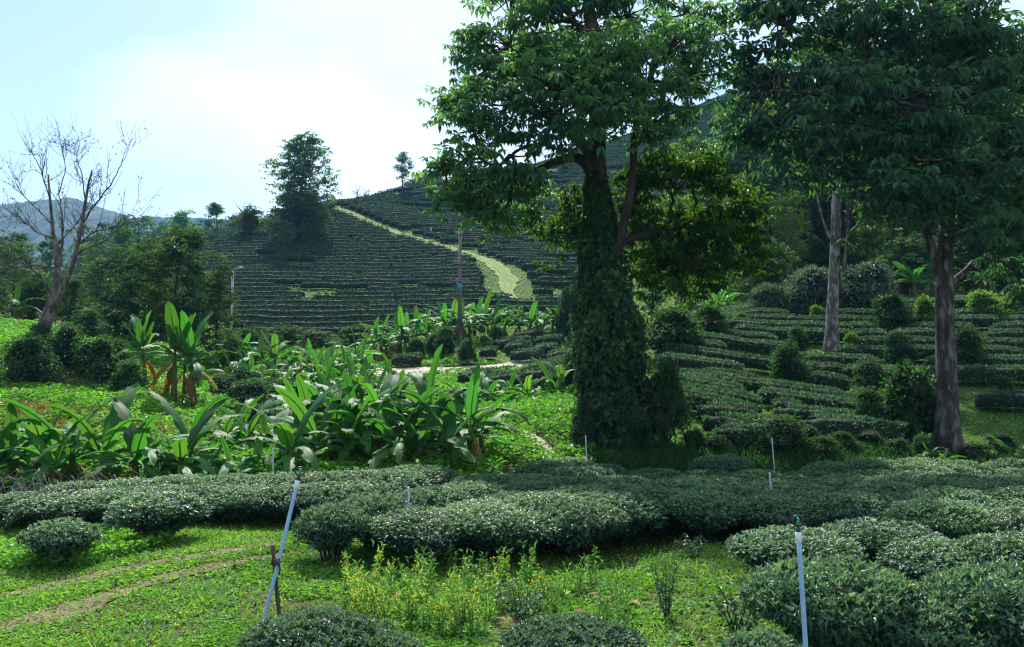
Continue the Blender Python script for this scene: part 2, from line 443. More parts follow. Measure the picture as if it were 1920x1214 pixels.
class MB:
    def __init__(self):
        self.V, self.Fc, self.T, self.S, self.I, self.n = [], [], [], [], [], 0

    def add(self, V, Fa, tone=0.5, smooth=False, mi=0):
        V = np.asarray(V, float).reshape(-1, 3); Fa = np.asarray(Fa, int).reshape(-1, 3)
        self.V.append(V); self.Fc.append(Fa + self.n); self.n += len(V)
        self.T.append(np.broadcast_to(np.asarray(tone, float), (len(Fa),)).copy())
        self.S.append(np.full(len(Fa), smooth)); self.I.append(np.full(len(Fa), mi))
        return self

    def leaves(self, P, D, N, L, W, tone=None, hi=False, droop=0.18, fold=0.18, mi=0):
        P = np.asarray(P, float); n = len(P)
        if n == 0:
            return self
        D = unit(np.asarray(D, float)); S = unit(np.cross(D, N)); Nn = np.cross(S, D)
        L = np.broadcast_to(L, (n,))[:, None]; W = np.broadcast_to(W, (n,))[:, None]
        mid = P + D * L * 0.45
        lf = mid + S * W * 0.5 + Nn * W * fold; rt = mid - S * W * 0.5 + Nn * W * fold
        tip = P + D * L - Nn * L * droop
        if tone is None:
            tone = rng.random(n)
        if hi:
            V = np.stack([P, lf, mid, rt, tip], 1)
            Fa = np.array([[0, 3, 2], [0, 2, 1], [2, 3, 4], [2, 4, 1]]); k = 5
        else:
            V = np.stack([P, lf, rt, tip], 1)
            Fa = np.array([[0, 2, 3], [0, 3, 1]]); k = 4
        Fs = (np.arange(n)[:, None, None] * k + Fa[None]).reshape(-1, 3)
        return self.add(V.reshape(-1, 3), Fs, np.repeat(tone, len(Fa)), False, mi)

    def tube(self, path, rad, seg=8, mi=0, tone=0.5, cap=True, rough=0.0):
        path = np.asarray(path, float); n = len(path)
        rad = np.broadcast_to(np.asarray(rad, float), (n,))
        T = unit(np.gradient(path, axis=0))
        ref = np.array([1.0, 0.13, 0.05]) if abs(T[:, 0]).mean() < 0.7 else np.array([0.1, 0.2, 1.0])
        A = unit(np.cross(T, ref)); B = np.cross(T, A)
        an = np.arange(seg) / seg * 2 * math.pi
        rr = rad[:, None] * (1 + rough * (rng.random((n, seg)) - 0.5))
        V = path[:, None] + rr[..., None] * (np.cos(an)[None, :, None] * A[:, None] + np.sin(an)[None, :, None] * B[:, None])
        V = V.reshape(-1, 3)
        i = np.arange(n - 1)[:, None] * seg; j = np.arange(seg)[None]; j2 = (j + 1) % seg
        a, b, c, d = i + j, i + j2, i + seg + j2, i + seg + j
        Fa = np.concatenate([np.stack([a, b, c], -1).reshape(-1, 3), np.stack([a, c, d], -1).reshape(-1, 3)])
        if cap:
            V = np.concatenate([V, path[[0]], path[[-1]]])
            k = np.arange(seg); k2 = (k + 1) % seg; o = (n - 1) * seg
            Fa = np.concatenate([Fa, np.stack([k2, k, np.full(seg, n * seg)], -1), np.stack([o + k, o + k2, np.full(seg, n * seg + 1)], -1)])
        return self.add(V, Fa, tone, True, mi)

    def blob(self, c, r, seg=10, ring=7, lump=0.25, mi=0, seed=0, tone=0.3):
        th = np.linspace(0, math.pi, ring + 1); ph = np.arange(seg) / seg * 2 * math.pi
        d = np.stack([np.sin(th)[:, None] * np.cos(ph), np.sin(th)[:, None] * np.sin(ph), np.repeat(np.cos(th)[:, None], seg, 1)], -1)
        nn = vnoise(d[..., 0] * 2.1 + d[..., 2] * 1.7 + seed, d[..., 1] * 2.1 - d[..., 2] + seed * 3.1, 5)
        V = np.asarray(c) + d * np.asarray(r) * (1 - lump / 2 + lump * nn)[..., None]
        V[0] = V[0].mean(0); V[-1] = V[-1].mean(0)
        i = np.arange(ring)[:, None] * seg; j = np.arange(seg)[None]; j2 = (j + 1) % seg
        a, b, cc, dd = i + j, i + j2, i + seg + j2, i + seg + j
        Fa = np.concatenate([np.stack([a, dd, cc], -1).reshape(-1, 3), np.stack([a, cc, b], -1).reshape(-1, 3)])
        return self.add(V.reshape(-1, 3), Fa, tone, True, mi)

    def build(self, name, mats, parent=None, origin=None, stuff=False):
        V = np.concatenate(self.V); Fa = np.concatenate(self.Fc).astype(np.int32)
        if origin is not None:
            V = V - np.asarray(origin)
        me = bpy.data.meshes.new(name)
        nf = len(Fa)
        me.vertices.add(len(V)); me.vertices.foreach_set('co', V.astype(np.float32).ravel())
        me.loops.add(nf * 3); me.loops.foreach_set('vertex_index', Fa.ravel())
        me.polygons.add(nf); me.polygons.foreach_set('loop_start', np.arange(nf, dtype=np.int32) * 3)
        me.polygons.foreach_set('material_index', np.concatenate(self.I).astype(np.int32))
        me.polygons.foreach_set('use_smooth', np.concatenate(self.S))
        me.update(calc_edges=True)
        at = me.attributes.new('tone', 'FLOAT', 'FACE')
        at.data.foreach_set('value', np.concatenate(self.T).astype(np.float32))
        for mm in (mats if isinstance(mats, (list, tuple)) else [mats]):
            me.materials.append(M[mm])
        o = bpy.data.objects.new(name, me)
        col.objects.link(o)
        if parent is not None:
            o.parent = parent
        elif origin is not None:
            o.location = Vector(origin)
        if stuff:
            o['kind'] = 'stuff'
        return o


def tag(o, label, cat, group=None):
    o['label'] = label; o['category'] = cat
    if group:
        o['group'] = group
    return o


def struct(o):
    o['kind'] = 'structure'
    return o


def empty(name, loc=(0, 0, 0), rz=0.0):
    o = bpy.data.objects.new(name, None)
    o.empty_display_size = 0.2
    o.location = Vector([float(c) for c in loc]); o.rotation_euler = (0, 0, rz)
    col.objects.link(o)
    return o


def copy_tree(o, parent=None):
    c = o.copy(); col.objects.link(c)
    if parent is not None:
        c.parent = parent
    for ch in o.children:
        copy_tree(ch, c)
    return c


class Proto:
    """first call hands out the prototype itself, later calls copies of it"""

    def __init__(self, root):
        self.root, self.used = root, False

    def place(self, loc, rz=0.0, s=1.0, label='', cat='', group=None, tilt=(0, 0)):
        o = copy_tree(self.root) if self.used else self.root
        self.used = True
        for k in ('group',):
            if k in o.keys():
                del o[k]
        o.location = Vector([float(c) for c in loc]); o.rotation_euler = (tilt[0], tilt[1], rz)
        o.scale = (s, s, s) if np.isscalar(s) else s
        return tag(o, label, cat, group)


def rand_dirs(n, up=0.0):
    v = rng.normal(size=(n, 3)); v[:, 2] += up
    return unit(v)


def smooth_path(pts, n=12, wig=0.0):
    """Catmull-Rom through the points"""
    p = np.asarray(pts, float)
    if len(p) == 2:
        t = np.linspace(0, 1, n)[:, None]
        out = p[0] * (1 - t) + p[1] * t
    else:
        e = np.concatenate([[2 * p[0] - p[1]], p, [2 * p[-1] - p[-2]]])
        out = []
        m = max(2, n // (len(p) - 1))
        for i in range(1, len(e) - 2):
            for t in np.linspace(0, 1, m, endpoint=False):
                a, b, c, d = e[i - 1], e[i], e[i + 1], e[i + 2]
                out.append(0.5 * (2 * b + (c - a) * t + (2 * a - 5 * b + 4 * c - d) * t * t + (3 * b - a - 3 * c + d) * t ** 3))
        out.append(p[-1]); out = np.array(out)
    if wig:
        w = rng.normal(size=out.shape) * wig
        w[0] = 0; w[-1] = 0
        out = out + w
    return out


# ------------------------------------------------------------------ the ground
rows = np.concatenate([np.linspace(-14, 4, 10), np.geomspace(5, 260, 300), np.geomspace(270, 1500, 34)])
tans = np.linspace(-1.5, 1.5, 300)
gx = tans[None] * (rows[:, None] + D0); gy = np.repeat(rows[:, None], len(tans), 1)
gz = TZ(gx, gy)
nr, nc = gx.shape
ii = np.arange(nr - 1)[:, None] * nc; jj = np.arange(nc - 1)[None]
a_, b_, c_, d_ = ii + jj, ii + jj + 1, ii + nc + jj + 1, ii + nc + jj
gf = np.concatenate([np.stack([a_, b_, c_], -1).reshape(-1, 3), np.stack([a_, c_, d_], -1).reshape(-1, 3)])
mb = MB(); mb.add(np.stack([gx, gy, gz], -1).reshape(-1, 3), gf, 0.5, True)
struct(mb.build('ground', 'ground'))


def ribbon(name, line, width, mat, lift=0.012, step=0.2, across=4, jag=0.15, taper=True):
    """a strip draped over the ground along a line of points"""
    p = np.asarray(line, float)[:, :2]
    L = np.concatenate([[0], np.cumsum(np.hypot(*np.diff(p, axis=0).T))])
    s = np.arange(0, L[-1], step)
    p3 = smooth_path(np.c_[p, np.zeros(len(p))], max(24, int(L[-1] / step)))
    t = unit(np.gradient(p3, axis=0)); nrm = np.c_[-t[:, 1], t[:, 0]]
    n = len(p3)
    w = np.interp(np.linspace(0, 1, n), np.linspace(0, 1, len(np.atleast_1d(width))), np.atleast_1d(width)) if np.ndim(width) else np.full(n, width)
    if taper:
        w = w * np.clip(np.minimum(np.arange(n), np.arange(n)[::-1]) / 4.0, 0.15, 1)
    u = np.linspace(-0.5, 0.5, across + 1)
    off = u[None] * w[:, None]
    off[:, 0] -= rng.random(n) * jag * w; off[:, -1] += rng.random(n) * jag * w
    X = p3[:, None, 0] + off * nrm[:, None, 0]; Y = p3[:, None, 1] + off * nrm[:, None, 1]
    Z = TZ(X, Y) + lift
    i = np.arange(n - 1)[:, None] * (across + 1); j = np.arange(across)[None]
    a, b, c, d = i + j, i + j + 1, i + across + 2 + j, i + across + 1 + j
    Fa = np.concatenate([np.stack([a, b, c], -1).reshape(-1, 3), np.stack([a, c, d], -1).reshape(-1, 3)])
    m = MB(); m.add(np.stack([X, Y, Z], -1).reshape(-1, 3), Fa, 0.5, True)
    return struct(m.build(name, mat))


RUT1 = [G(*q) for q in [(-120, 1150), (30, 1120), (130, 1097), (230, 1072), (330, 1052), (430, 1036), (500, 1025), (560, 1016)]]
RUT2 = [G(*q) for q in [(-100, 1200), (60, 1165), (150, 1138), (230, 1110), (310, 1085), (400, 1066), (480, 1052), (575, 1035)]]
ribbon('wheel_track', RUT1, [0.34, 0.30, 0.26, 0.22, 0.2, 0.26, 0.4], 'soil', 0.014, 0.1, 4, 0.45)
ribbon('wheel_track', RUT2, [0.42, 0.34, 0.22, 0.2, 0.16, 0.14], 'soil', 0.014, 0.1, 4, 0.45)
FOOT = [G(*q) for q in [(1032, 866), (1024, 845), (1005, 826), (985, 813), (960, 803)]]
ribbon('footpath', FOOT, [0.26, 0.26, 0.22, 0.16, 0.1], 'road', 0.03, 0.15, 3, 0.2)
ROAD = [GD(560, 43), GD(660, 43.5), GD(760, 43.2), GD(850, 43), GD(930, 43.6), GD(1000, 45.2), GD(1080, 46.5), GD(1180, 47.5)]
ribbon('dirt_road', ROAD, 2.5, 'road', 0.05, 0.5, 5, 0.06, False)
TRACK = [G(*q, dmin=70) for q in [(628, 392), (680, 413), (730, 433), (790, 453), (850, 470), (905, 487), (935, 505), (952, 528), (950, 546), (964, 562)]]
ribbon('hill_track', TRACK, [1.0, 1.05, 1.1, 1.1, 1.2, 1.4, 1.6, 1.1, 0.3], 'trackgrass', 0.09, 0.7, 5, 0.35, False)
_tn = unit(np.gradient(np.array(TRACK)[:, :2], axis=0))
for sgn in (-0.3, 0.3):
    ribbon('wheel_rut', [(q[0] - sgn * t[1], q[1] + sgn * t[0]) for q, t in zip(TRACK, _tn)], 0.16, 'rut', 0.11, 0.7, 2, 0.6, False)
STREAM = [GD(575, 26.0), GD(545, 27.5), GD(535, 30), GD(520, 34), GD(530, 38), GD(560, 42)]
ribbon('stream', STREAM, [1.3, 1.5, 1.2, 1.0, 1.0], 'water', 0.06, 0.3, 4, 0.2)

# far mountains
def mountain(name, prof, d, depth, seed):
    """a ridge that follows (px, py) skyline points at distance d, sloping down on both sides"""
    px = np.arange(prof[0][0], prof[-1][0] + 1, 8.0)
    py = np.interp(px, [q[0] for q in prof], [q[1] for q in prof])
    x = (px - 960) / F_PX * d
    ztop = CAM_H + (HOR - py) / F_PX * d
    v = np.linspace(-1, 1, 41)
    V = np.empty((len(v), len(px), 3))
    for k, t in enumerate(v):
        yy = d + t * depth
        base = -25.0
        prof_t = 1 - abs(t) ** 1.15
        zz = base + (ztop - base) * prof_t
        xx = x * (1 + 0.35 * t * depth / d)
        ridge = (vnoise(xx / 70.0, np.full_like(xx, yy / 160.0), seed) - 0.5) * 60 * abs(t) ** 0.7 * (1 - abs(t))
        fine = (vnoise(xx / 5.0, np.full_like(xx, yy / 5.0), seed + 1) - 0.5) * 7 + (vnoise(xx / 15., np.full_like(xx, yy / 15.), seed + 2) - .5) * 8
        V[k, :, 0] = xx; V[k, :, 1] = yy + (vnoise(xx / 30, np.full_like(xx, t * 3), seed + 5) - .5) * 30 * abs(t)
        V[k, :, 2] = zz + ridge + fine * (0.35 + 0.65 * min(1, abs(t) * 4))
    n, m_ = V.shape[:2]
    i = np.arange(n - 1)[:, None] * m_; j = np.arange(m_ - 1)[None]
    a, b, c, dd = i + j, i + j + 1, i + m_ + j + 1, i + m_ + j
    Fa = np.concatenate([np.stack([a, b, c], -1).reshape(-1, 3), np.stack([a, c, dd], -1).reshape(-1, 3)])
    mm = MB(); mm.add(V.reshape(-1, 3), Fa, 0.5, False)
    return struct(mm.build(name, 'mount'))


mountain('mountain', [(-900, 470), (-400, 395), (-200, 420), (-40, 384), (30, 378), (80, 372), (130, 368), (170, 382), (225, 400), (270, 420), (330, 470), (420, 520)], 1120, 420, 21)
mountain('mountain', [(-500, 430), (60, 425), (180, 412), (280, 404), (380, 408), (470, 412), (560, 420), (700, 425), (900, 440)], 1350, 200, 33)


# ------------------------------------------------------------------ big trees
def nearest_on(paths, p):
    best = None
    for pa, ra in paths:
        k = int(np.argmin(((pa - p) ** 2).sum(1)))
        dd = ((pa[k] - p) ** 2).sum()
        if best is None or dd < best[0]:
            best = (dd, pa[k], ra[k])
    return best[1], best[2]


def whorls(m, P, n_leaf, L, W, droop_dir, tone_c, hi=False, mi=0):
    """rosettes of drooping leaflets at the points P"""
    n = len(P)
    ang = rng.random((n, 1)) * 6.28 + np.arange(n_leaf)[None] / n_leaf * 6.28 + rng.normal(size=(n, n_leaf)) * 0.25
    dz = droop_dir + rng.normal(size=(n, n_leaf)) * 0.28 + rng.normal(size=(n, 1)) * 0.35
    D = np.stack([np.cos(ang), np.sin(ang), dz], -1)
    out = np.stack([np.cos(ang), np.sin(ang), np.full_like(ang, 1.4)], -1)
    N = out + rng.normal(size=out.shape) * 0.25
    PP = np.repeat(P[:, None], n_leaf, 1) + D * L * 0.12
    LL = L * (0.7 + 0.5 * rng.random((n, n_leaf))) * (0.65 + 0.6 * rng.random((n, 1)))
    tone = np.clip(tone_c[:, None] + rng.normal(size=(n, n_leaf)) * 0.13, 0, 1)
    m.leaves(PP.reshape(-1, 3), D.reshape(-1, 3), N.reshape(-1, 3), LL.ravel(), LL.ravel() * W, tone.ravel(), hi=hi, droop=0.2, fold=0.16, mi=mi)


def lobe_points(c, r, n_clump, per, flat=0.35, size=0.55, inner=0.5):
    """leaf clumps spread through one lobe of a crown"""
    d = rand_dirs(n_clump, 0.15)
    rad = inner + (1 - inner) * rng.random((n_clump, 1)) ** 0.6
    cc = np.asarray(c) + d * np.asarray(r) * rad
    sz = size * (0.6 + 0.7 * rng.random((n_clump, 1, 1)))
    o = rng.normal(size=(n_clump, per, 3)) * 0.5
    o = o * sz * np.array([1, 1, flat])
    o[..., 2] -= 0.25 * (o[..., 0] ** 2 + o[..., 1] ** 2) / np.maximum(sz[..., 0], 0.1)
    tone = np.repeat(0.15 + 0.6 * rng.random((n_clump, 1)), per, 1)
    return (cc[:, None] + o).reshape(-1, 3), tone.ravel(), cc


def big_tree(name, label, base, stems, lobes, leaf, mat, bark, d, clump_k=1.0, per=9, size=0.55, flat=0.4, wl=(0.2, 0.38), nl=7, lo_lobes=(), lo_mat=None, extra=()):
    root = empty(name, base)
    tag(root, label, 'tree')
    tp = []
    for i, (pts, r0, r1) in enumerate(stems):
        pa = smooth_path([Q(x, y, d + dy) for (x, y, dy) in pts], 26)
        ra = np.linspace(r0, r1, len(pa))
        if i == 0:
            ra = ra + r0 * 0.7 * np.exp(-np.linspace(0, 1, len(pa)) * 16)
        tp.append((pa, ra))
        m = MB(); m.tube(pa, ra, 14 if i == 0 else 9, rough=0.12)
        m.build('trunk' if i == 0 else 'limb', bark, root, base)
    tw = MB()
    groups = [(lobes, mat, 'crown')] + ([(lo_lobes, lo_mat, 'lower_crown')] if lo_lobes else [])
    for lbs, mt, nm in groups:
        cm = MB()
        for (lx, ly, rx, ry, dy) in lbs:
            c = Q(lx, ly, d + dy)
            r = np.array([px2m(rx, d), px2m((rx + ry) / 2, d) * 1.1, px2m(ry, d)])
            p0, r0 = nearest_on(tp, c + np.array([0, 0, -r[2] * 0.8]))
            mid = (p0 + c) / 2 + np.array([0, 0, 0.1 * np.linalg.norm(c - p0)]) + rng.normal(size=3) * 0.15
            pa = smooth_path([p0, mid, c], 12, 0.03)
            rb = min(r0 * 0.6, 0.1)
            tw.tube(pa, np.linspace(rb, 0.03, len(pa)), 6)
            vol = 4.19 * r.prod()
            ncl = max(8, int(clump_k * (vol ** 0.72) * (7.5 if nm == 'crown' else 12)))
            P, tone, cc = lobe_points(c, r, ncl, per, flat, size)
            whorls(cm, P, nl, wl[0], wl[1], -0.55, tone)
            for q in cc[:: max(1, len(cc) // 14)]:
                s = pa[rng.integers(len(pa) // 2, len(pa))]
                mm_ = (s + q) / 2 + rng.normal(size=3) * 0.1
                tw.tube(smooth_path([s, mm_, q], 5), np.linspace(0.028, 0.008, 5), 4, cap=False)
        cm.build(nm, mt, root, base, stuff=True)
    tw.build('branches', bark, root, base, stuff=True)
    return root, tp


T1D = 21.0
b1 = Q(1150, 838, T1D); b1[2] = tz(b1[0], b1[1])
big_tree('vine_clad_tree', 'large dark tree with vine-covered trunk at centre right, tallest beside the grass patch', b1,
         [([(1150, 850, 0), (1140, 700, 0), (1128, 500, 0), (1118, 300, 0), (1122, 150, 0), (1105, 20, 0), (1100, -90, 0)], 0.36, 0.10),
          ([(1140, 520, 0), (1165, 440, -.2), (1185, 340, -.3), (1193, 240, -.2), (1225, 130, 0), (1260, 60, .2)], 0.13, 0.05),
          ([(1116, 330, 0), (1085, 298, -.2), (1045, 302, -.4), (1010, 318, -.8), (960, 335, -1.2)], 0.15, 0.05),
          ([(1116, 300, 0), (1082, 262, .2), (1045, 225, .5), (1000, 170, .6), (960, 110, .4)], 0.14, 0.05),
          ([(1122, 290, 0), (1088, 275, -.5), (1055, 240, -1), (1015, 215, -1.6)], 0.10, 0.04),
          ([(1135, 470, 0), (1190, 445, .8), (1260, 430, 1.5), (1330, 420, 2.0), (1395, 460, 2.2)], 0.12, 0.04),
          ([(1120, 200, 0), (1170, 130, .5), (1230, 90, .9), (1330, 40, 1.0)], 0.12, 0.04)],
         [(905, 140, 62, 58, 0), (885, 245, 55, 55, -.6), (868, 300, 48, 42, 0), (945, 80, 70, 55, .6), (955, 200, 85, 60, -1.4), (1030, 150, 90, 65, -1.8),
          (1040, 40, 95, 55, 0), (1120, 100, 90, 70, -2.0), (1175, 30, 90, 50, .5), (1200, 150, 95, 70, -1.6), (1270, 90, 75, 60, -.4), (1290, 170, 60, 45, .6),
          (900, 345, 62, 34, -.8), (955, 290, 75, 45, -1.6), (950, 400, 26, 30, -.6), (860, 365, 36, 26, -.5), (835, 320, 26, 26, 0), (925, 370, 46, 30, -.4), (985, 345, 40, 26, -.8), (850, 200, 36, 36, .4), (880, 90, 36, 30, .6), (1120, 205, 95, 45, -2.4), (1225, 225, 75, 36, -1.2), (1060, 255, 60, 28, -2.2),
          (1100, -60, 150, 60, 0), (960, -10, 60, 40, 1), (1000, 120, 80, 60, 1.8), (1150, 160, 100, 70, 1.8), (1290, 20, 70, 50, 1), (1330, 110, 45, 50, .5)],
         'tree', 'tree', 'bark_dark', T1D, 1.22, 9, 0.5, 0.4, (0.21, 0.36), 7,
         [(1250, 310, 70, 45, 1.0), (1345, 430, 75, 55, 1.6), (1270, 420, 75, 50, 1.8), (1185, 350, 50, 50, 1.2), (1230, 500, 60, 42, 1.4), (1065, 440, 45, 55, 1.0),
          (1330, 320, 55, 45, 1.0), (1405, 485, 38, 34, 1.2), (1310, 520, 60, 30, 1.4), (1060, 370, 36, 36, 1.2), (985, 395, 20, 18, .6), (1185, 440, 40, 60, 1.6), (1395, 380, 40, 36, 1.5)], 'tree_lit')

T2D = 22.0
b2 = Q(1775, 850, T2D); b2[2] = tz(b2[0], b2[1])
big_tree('forked_tree', 'tall tree with mottled forked trunk at right, broad drooping dark crown', b2,
         [([(1774, 862, 0), (1776, 750, 0), (1772, 620, 0), (1771, 500, 0), (1776, 400, 0), (1772, 250, 0), (1760, 80, 0), (1750, -80, 0)], 0.28, 0.1),
          ([(1768, 540, 0), (1748, 470, -.2), (1728, 410, -.3), (1716, 330, -.3), (1690, 220, 0)], 0.13, 0.06),
          ([(1774, 330, 0), (1680, 230, -1), (1560, 180, -1.5), (1450, 170, -1.6)], 0.12, 0.04),
          ([(1774, 400, 0), (1830, 330, -.5), (1890, 250, -1), (1960, 200, -1)], 0.12, 0.04),
          ([(1765, 200, 0), (1640, 120, .5), (1500, 60, .5), (1400, 20, .5)], 0.12, 0.04)],
         [(1480, 45, 95, 60, -.5), (1400, 40, 55, 50, .3), (1610, 60, 110, 65, -.8), (1760, 50, 110, 70, -1.2), (1880, 60, 90, 70, -.8), (1445, 160, 70, 50, -.8), (1395, 120, 30, 30, 0),
          (1560, 170, 110, 60, -1.6), (1690, 190, 110, 65, -2.0), (1820, 180, 100, 65, -1.8), (1480, 245, 85, 45, -1.4), (1415, 245, 42, 30, -1), (1600, 275, 95, 50, -1.8), (1720, 300, 90, 50, -2.4),
          (1840, 310, 90, 60, -1.8), (1930, 280, 80, 80, -1), (1790, 390, 85, 45, -1.8), (1690, 370, 60, 30, -1.6), (1880, 420, 70, 45, -.6), (1580, 320, 70, 25, -1),
          (1600, 130, 130, 90, 1.6), (1780, 150, 140, 100, 1.6), (1900, 180, 110, 110, 2.0), (1750, -60, 200, 70, 0), (1520, -40, 120, 50, 0), (1960, 420, 80, 70, 1.2), (1920, 520, 50, 60, 2.0), (1700, 280, 110, 60, 1.2), (1860, 330, 100, 70, 1.8)],
         'right', 'right', 'bark', T2D, 0.84, 9, 0.6, 0.4, (0.27, 0.40), 6)

T3D = 36.0
b3 = G(1560, 660, 28, 45); T3D = float(b3[1])
big_tree('pale_trunk_tree', 'slender tree with pale straight trunk rising from the shaded tea slope', b3,
         [([(1558, 672, 0), (1562, 560, 0), (1567, 450, 0), (1570, 340, 0), (1572, 240, 0), (1575, 120, 0)], 0.24, 0.14),
          ([(1566, 540, 0), (1582, 500, -.2), (1590, 430, -.2), (1592, 370, -.2), (1625, 320, 0)], 0.065, 0.035),
          ([(1590, 440, -.2), (1618, 415, -.3), (1650, 400, -.3)], 0.06, 0.03),
          ([(1568, 470, 0), (1545, 420, -.3), (1530, 360, -.3)], 0.07, 0.03)],
         [(1560, 230, 90, 60, 0), (1640, 190, 80, 60, 0), (1500, 170, 70, 50, 0), (1580, 120, 120, 60, 0), (1630, 440, 30, 30, -.6), (1640, 390, 28, 26, -.4)],
         'x', 'wood_tree', 'bark_pale', T3D, 0.5, 10, 0.8, 0.5, (0.28, 0.42), 6)

# climbing vine round the big trunk
def vine():
    base = b1
    root = empty('climbing_vine', base)
    tag(root, 'thick leafy vine wrapped round the big tree trunk down to the ground', 'vine')
    core = MB(); lv = MB()
    prof = [(835, 1150, 46), (790, 1148, 44), (740, 1146, 47), (680, 1142, 46), (620, 1138, 46), (560, 1134, 40), (500, 1128, 31), (450, 1124, 23), (400, 1122, 17), (350, 1120, 12), (310, 1118, 6)]
    ys = np.array([p[0] for p in prof][::-1]); xs = np.array([p[1] for p in prof][::-1]); ws = np.array([p[2] for p in prof][::-1])
    yy = np.linspace(838, 315, 40)
    path = np.array([Q(np.interp(y, ys, xs), y, T1D) for y in yy])
    rad = np.array([px2m(np.interp(y, ys, ws), T1D) for y in yy])
    core.tube(path, rad * 0.50, 16, rough=0.4)
    n = 24000
    k = rng.random(n) * (len(yy) - 1); i = np.floor(k).astype(int); f = (k - i)[:, None]
    c = path[i] * (1 - f) + path[np.minimum(i + 1, len(yy) - 1)] * f
    r = rad[i]
    an = rng.random(n) * 6.28
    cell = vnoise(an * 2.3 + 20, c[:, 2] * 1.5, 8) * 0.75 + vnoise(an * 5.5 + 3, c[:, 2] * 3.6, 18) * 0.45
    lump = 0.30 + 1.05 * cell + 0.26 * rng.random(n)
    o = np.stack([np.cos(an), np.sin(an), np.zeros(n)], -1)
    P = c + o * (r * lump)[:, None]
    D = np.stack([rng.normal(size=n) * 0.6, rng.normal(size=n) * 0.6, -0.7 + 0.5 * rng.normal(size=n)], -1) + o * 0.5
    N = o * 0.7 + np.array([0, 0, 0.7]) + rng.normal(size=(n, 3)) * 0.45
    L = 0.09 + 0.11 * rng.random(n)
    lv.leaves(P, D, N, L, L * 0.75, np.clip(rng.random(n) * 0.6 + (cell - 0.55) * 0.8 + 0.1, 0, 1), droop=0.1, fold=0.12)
    for _ in range(64):
        i = int(rng.random() ** 1.3 * 24); a = rng.random() * 6.28; k2 = 120
        cc = path[i] + np.array([math.cos(a), math.sin(a), 0]) * rad[i] * (0.75 + 0.4 * rng.random())
        P = cc + rng.normal(size=(k2, 3)) * np.array([0.16, 0.16, 0.26]) * (0.6 + 0.7 * rng.random())
        D = np.stack([rng.normal(size=k2) * 0.6, rng.normal(size=k2) * 0.6, np.full(k2, -0.8)], -1)
        N = np.array([math.cos(a), math.sin(a), 0.6]) + rng.normal(size=(k2, 3)) * 0.4
        L = 0.10 + 0.12 * rng.random(k2)
        lv.leaves(P, D, N, L, L * 0.7, np.clip(0.25 + 0.5 * rng.random() + rng.normal(size=k2) * 0.15, 0, 1), droop=0.1, fold=0.12)
    for _ in range(46):
        i = int(6 + rng.random() * 27); a = rng.random() * 6.28; k2 = 46
        hang = 0.5 + 1.1 * rng.random()
        c0 = path[i] + np.array([math.cos(a), math.sin(a), 0]) * rad[i] * (0.9 + 0.5 * rng.random())
        tt_ = rng.random(k2)
        P = c0 + np.stack([rng.normal(size=k2) * 0.05, rng.normal(size=k2) * 0.05, -tt_ * hang], -1)
        L = 0.08 + 0.09 * rng.random(k2)
        lv.leaves(P, np.stack([rng.normal(size=k2), rng.normal(size=k2), np.full(k2, -0.8)], -1), rand_dirs(k2, 1.0), L, L * 0.7, np.clip(0.4 + 0.3 * rng.random() + rng.normal(size=k2) * 0.15, 0, 1), droop=0.1)
    for _ in range(22):
        i = int(rng.random() * 30); a = rng.random() * 6.28
        q0 = path[min(i + 8, 39)] + np.array([math.cos(a), math.sin(a), 0]) * rad[i] * 1.0
        q1 = path[i] + np.array([math.cos(a + .5), math.sin(a + .5), 0]) * rad[i] * 1.15
        core.tube(smooth_path([q0, (q0 + q1) / 2 + rng.normal(size=3) * 0.08, q1], 8), 0.014, 5)
    core.build('shade_core_and_stems', 'core', root, base)  # dark inner tube as painted shade, joined with the climbing stems
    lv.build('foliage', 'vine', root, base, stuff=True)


vine()


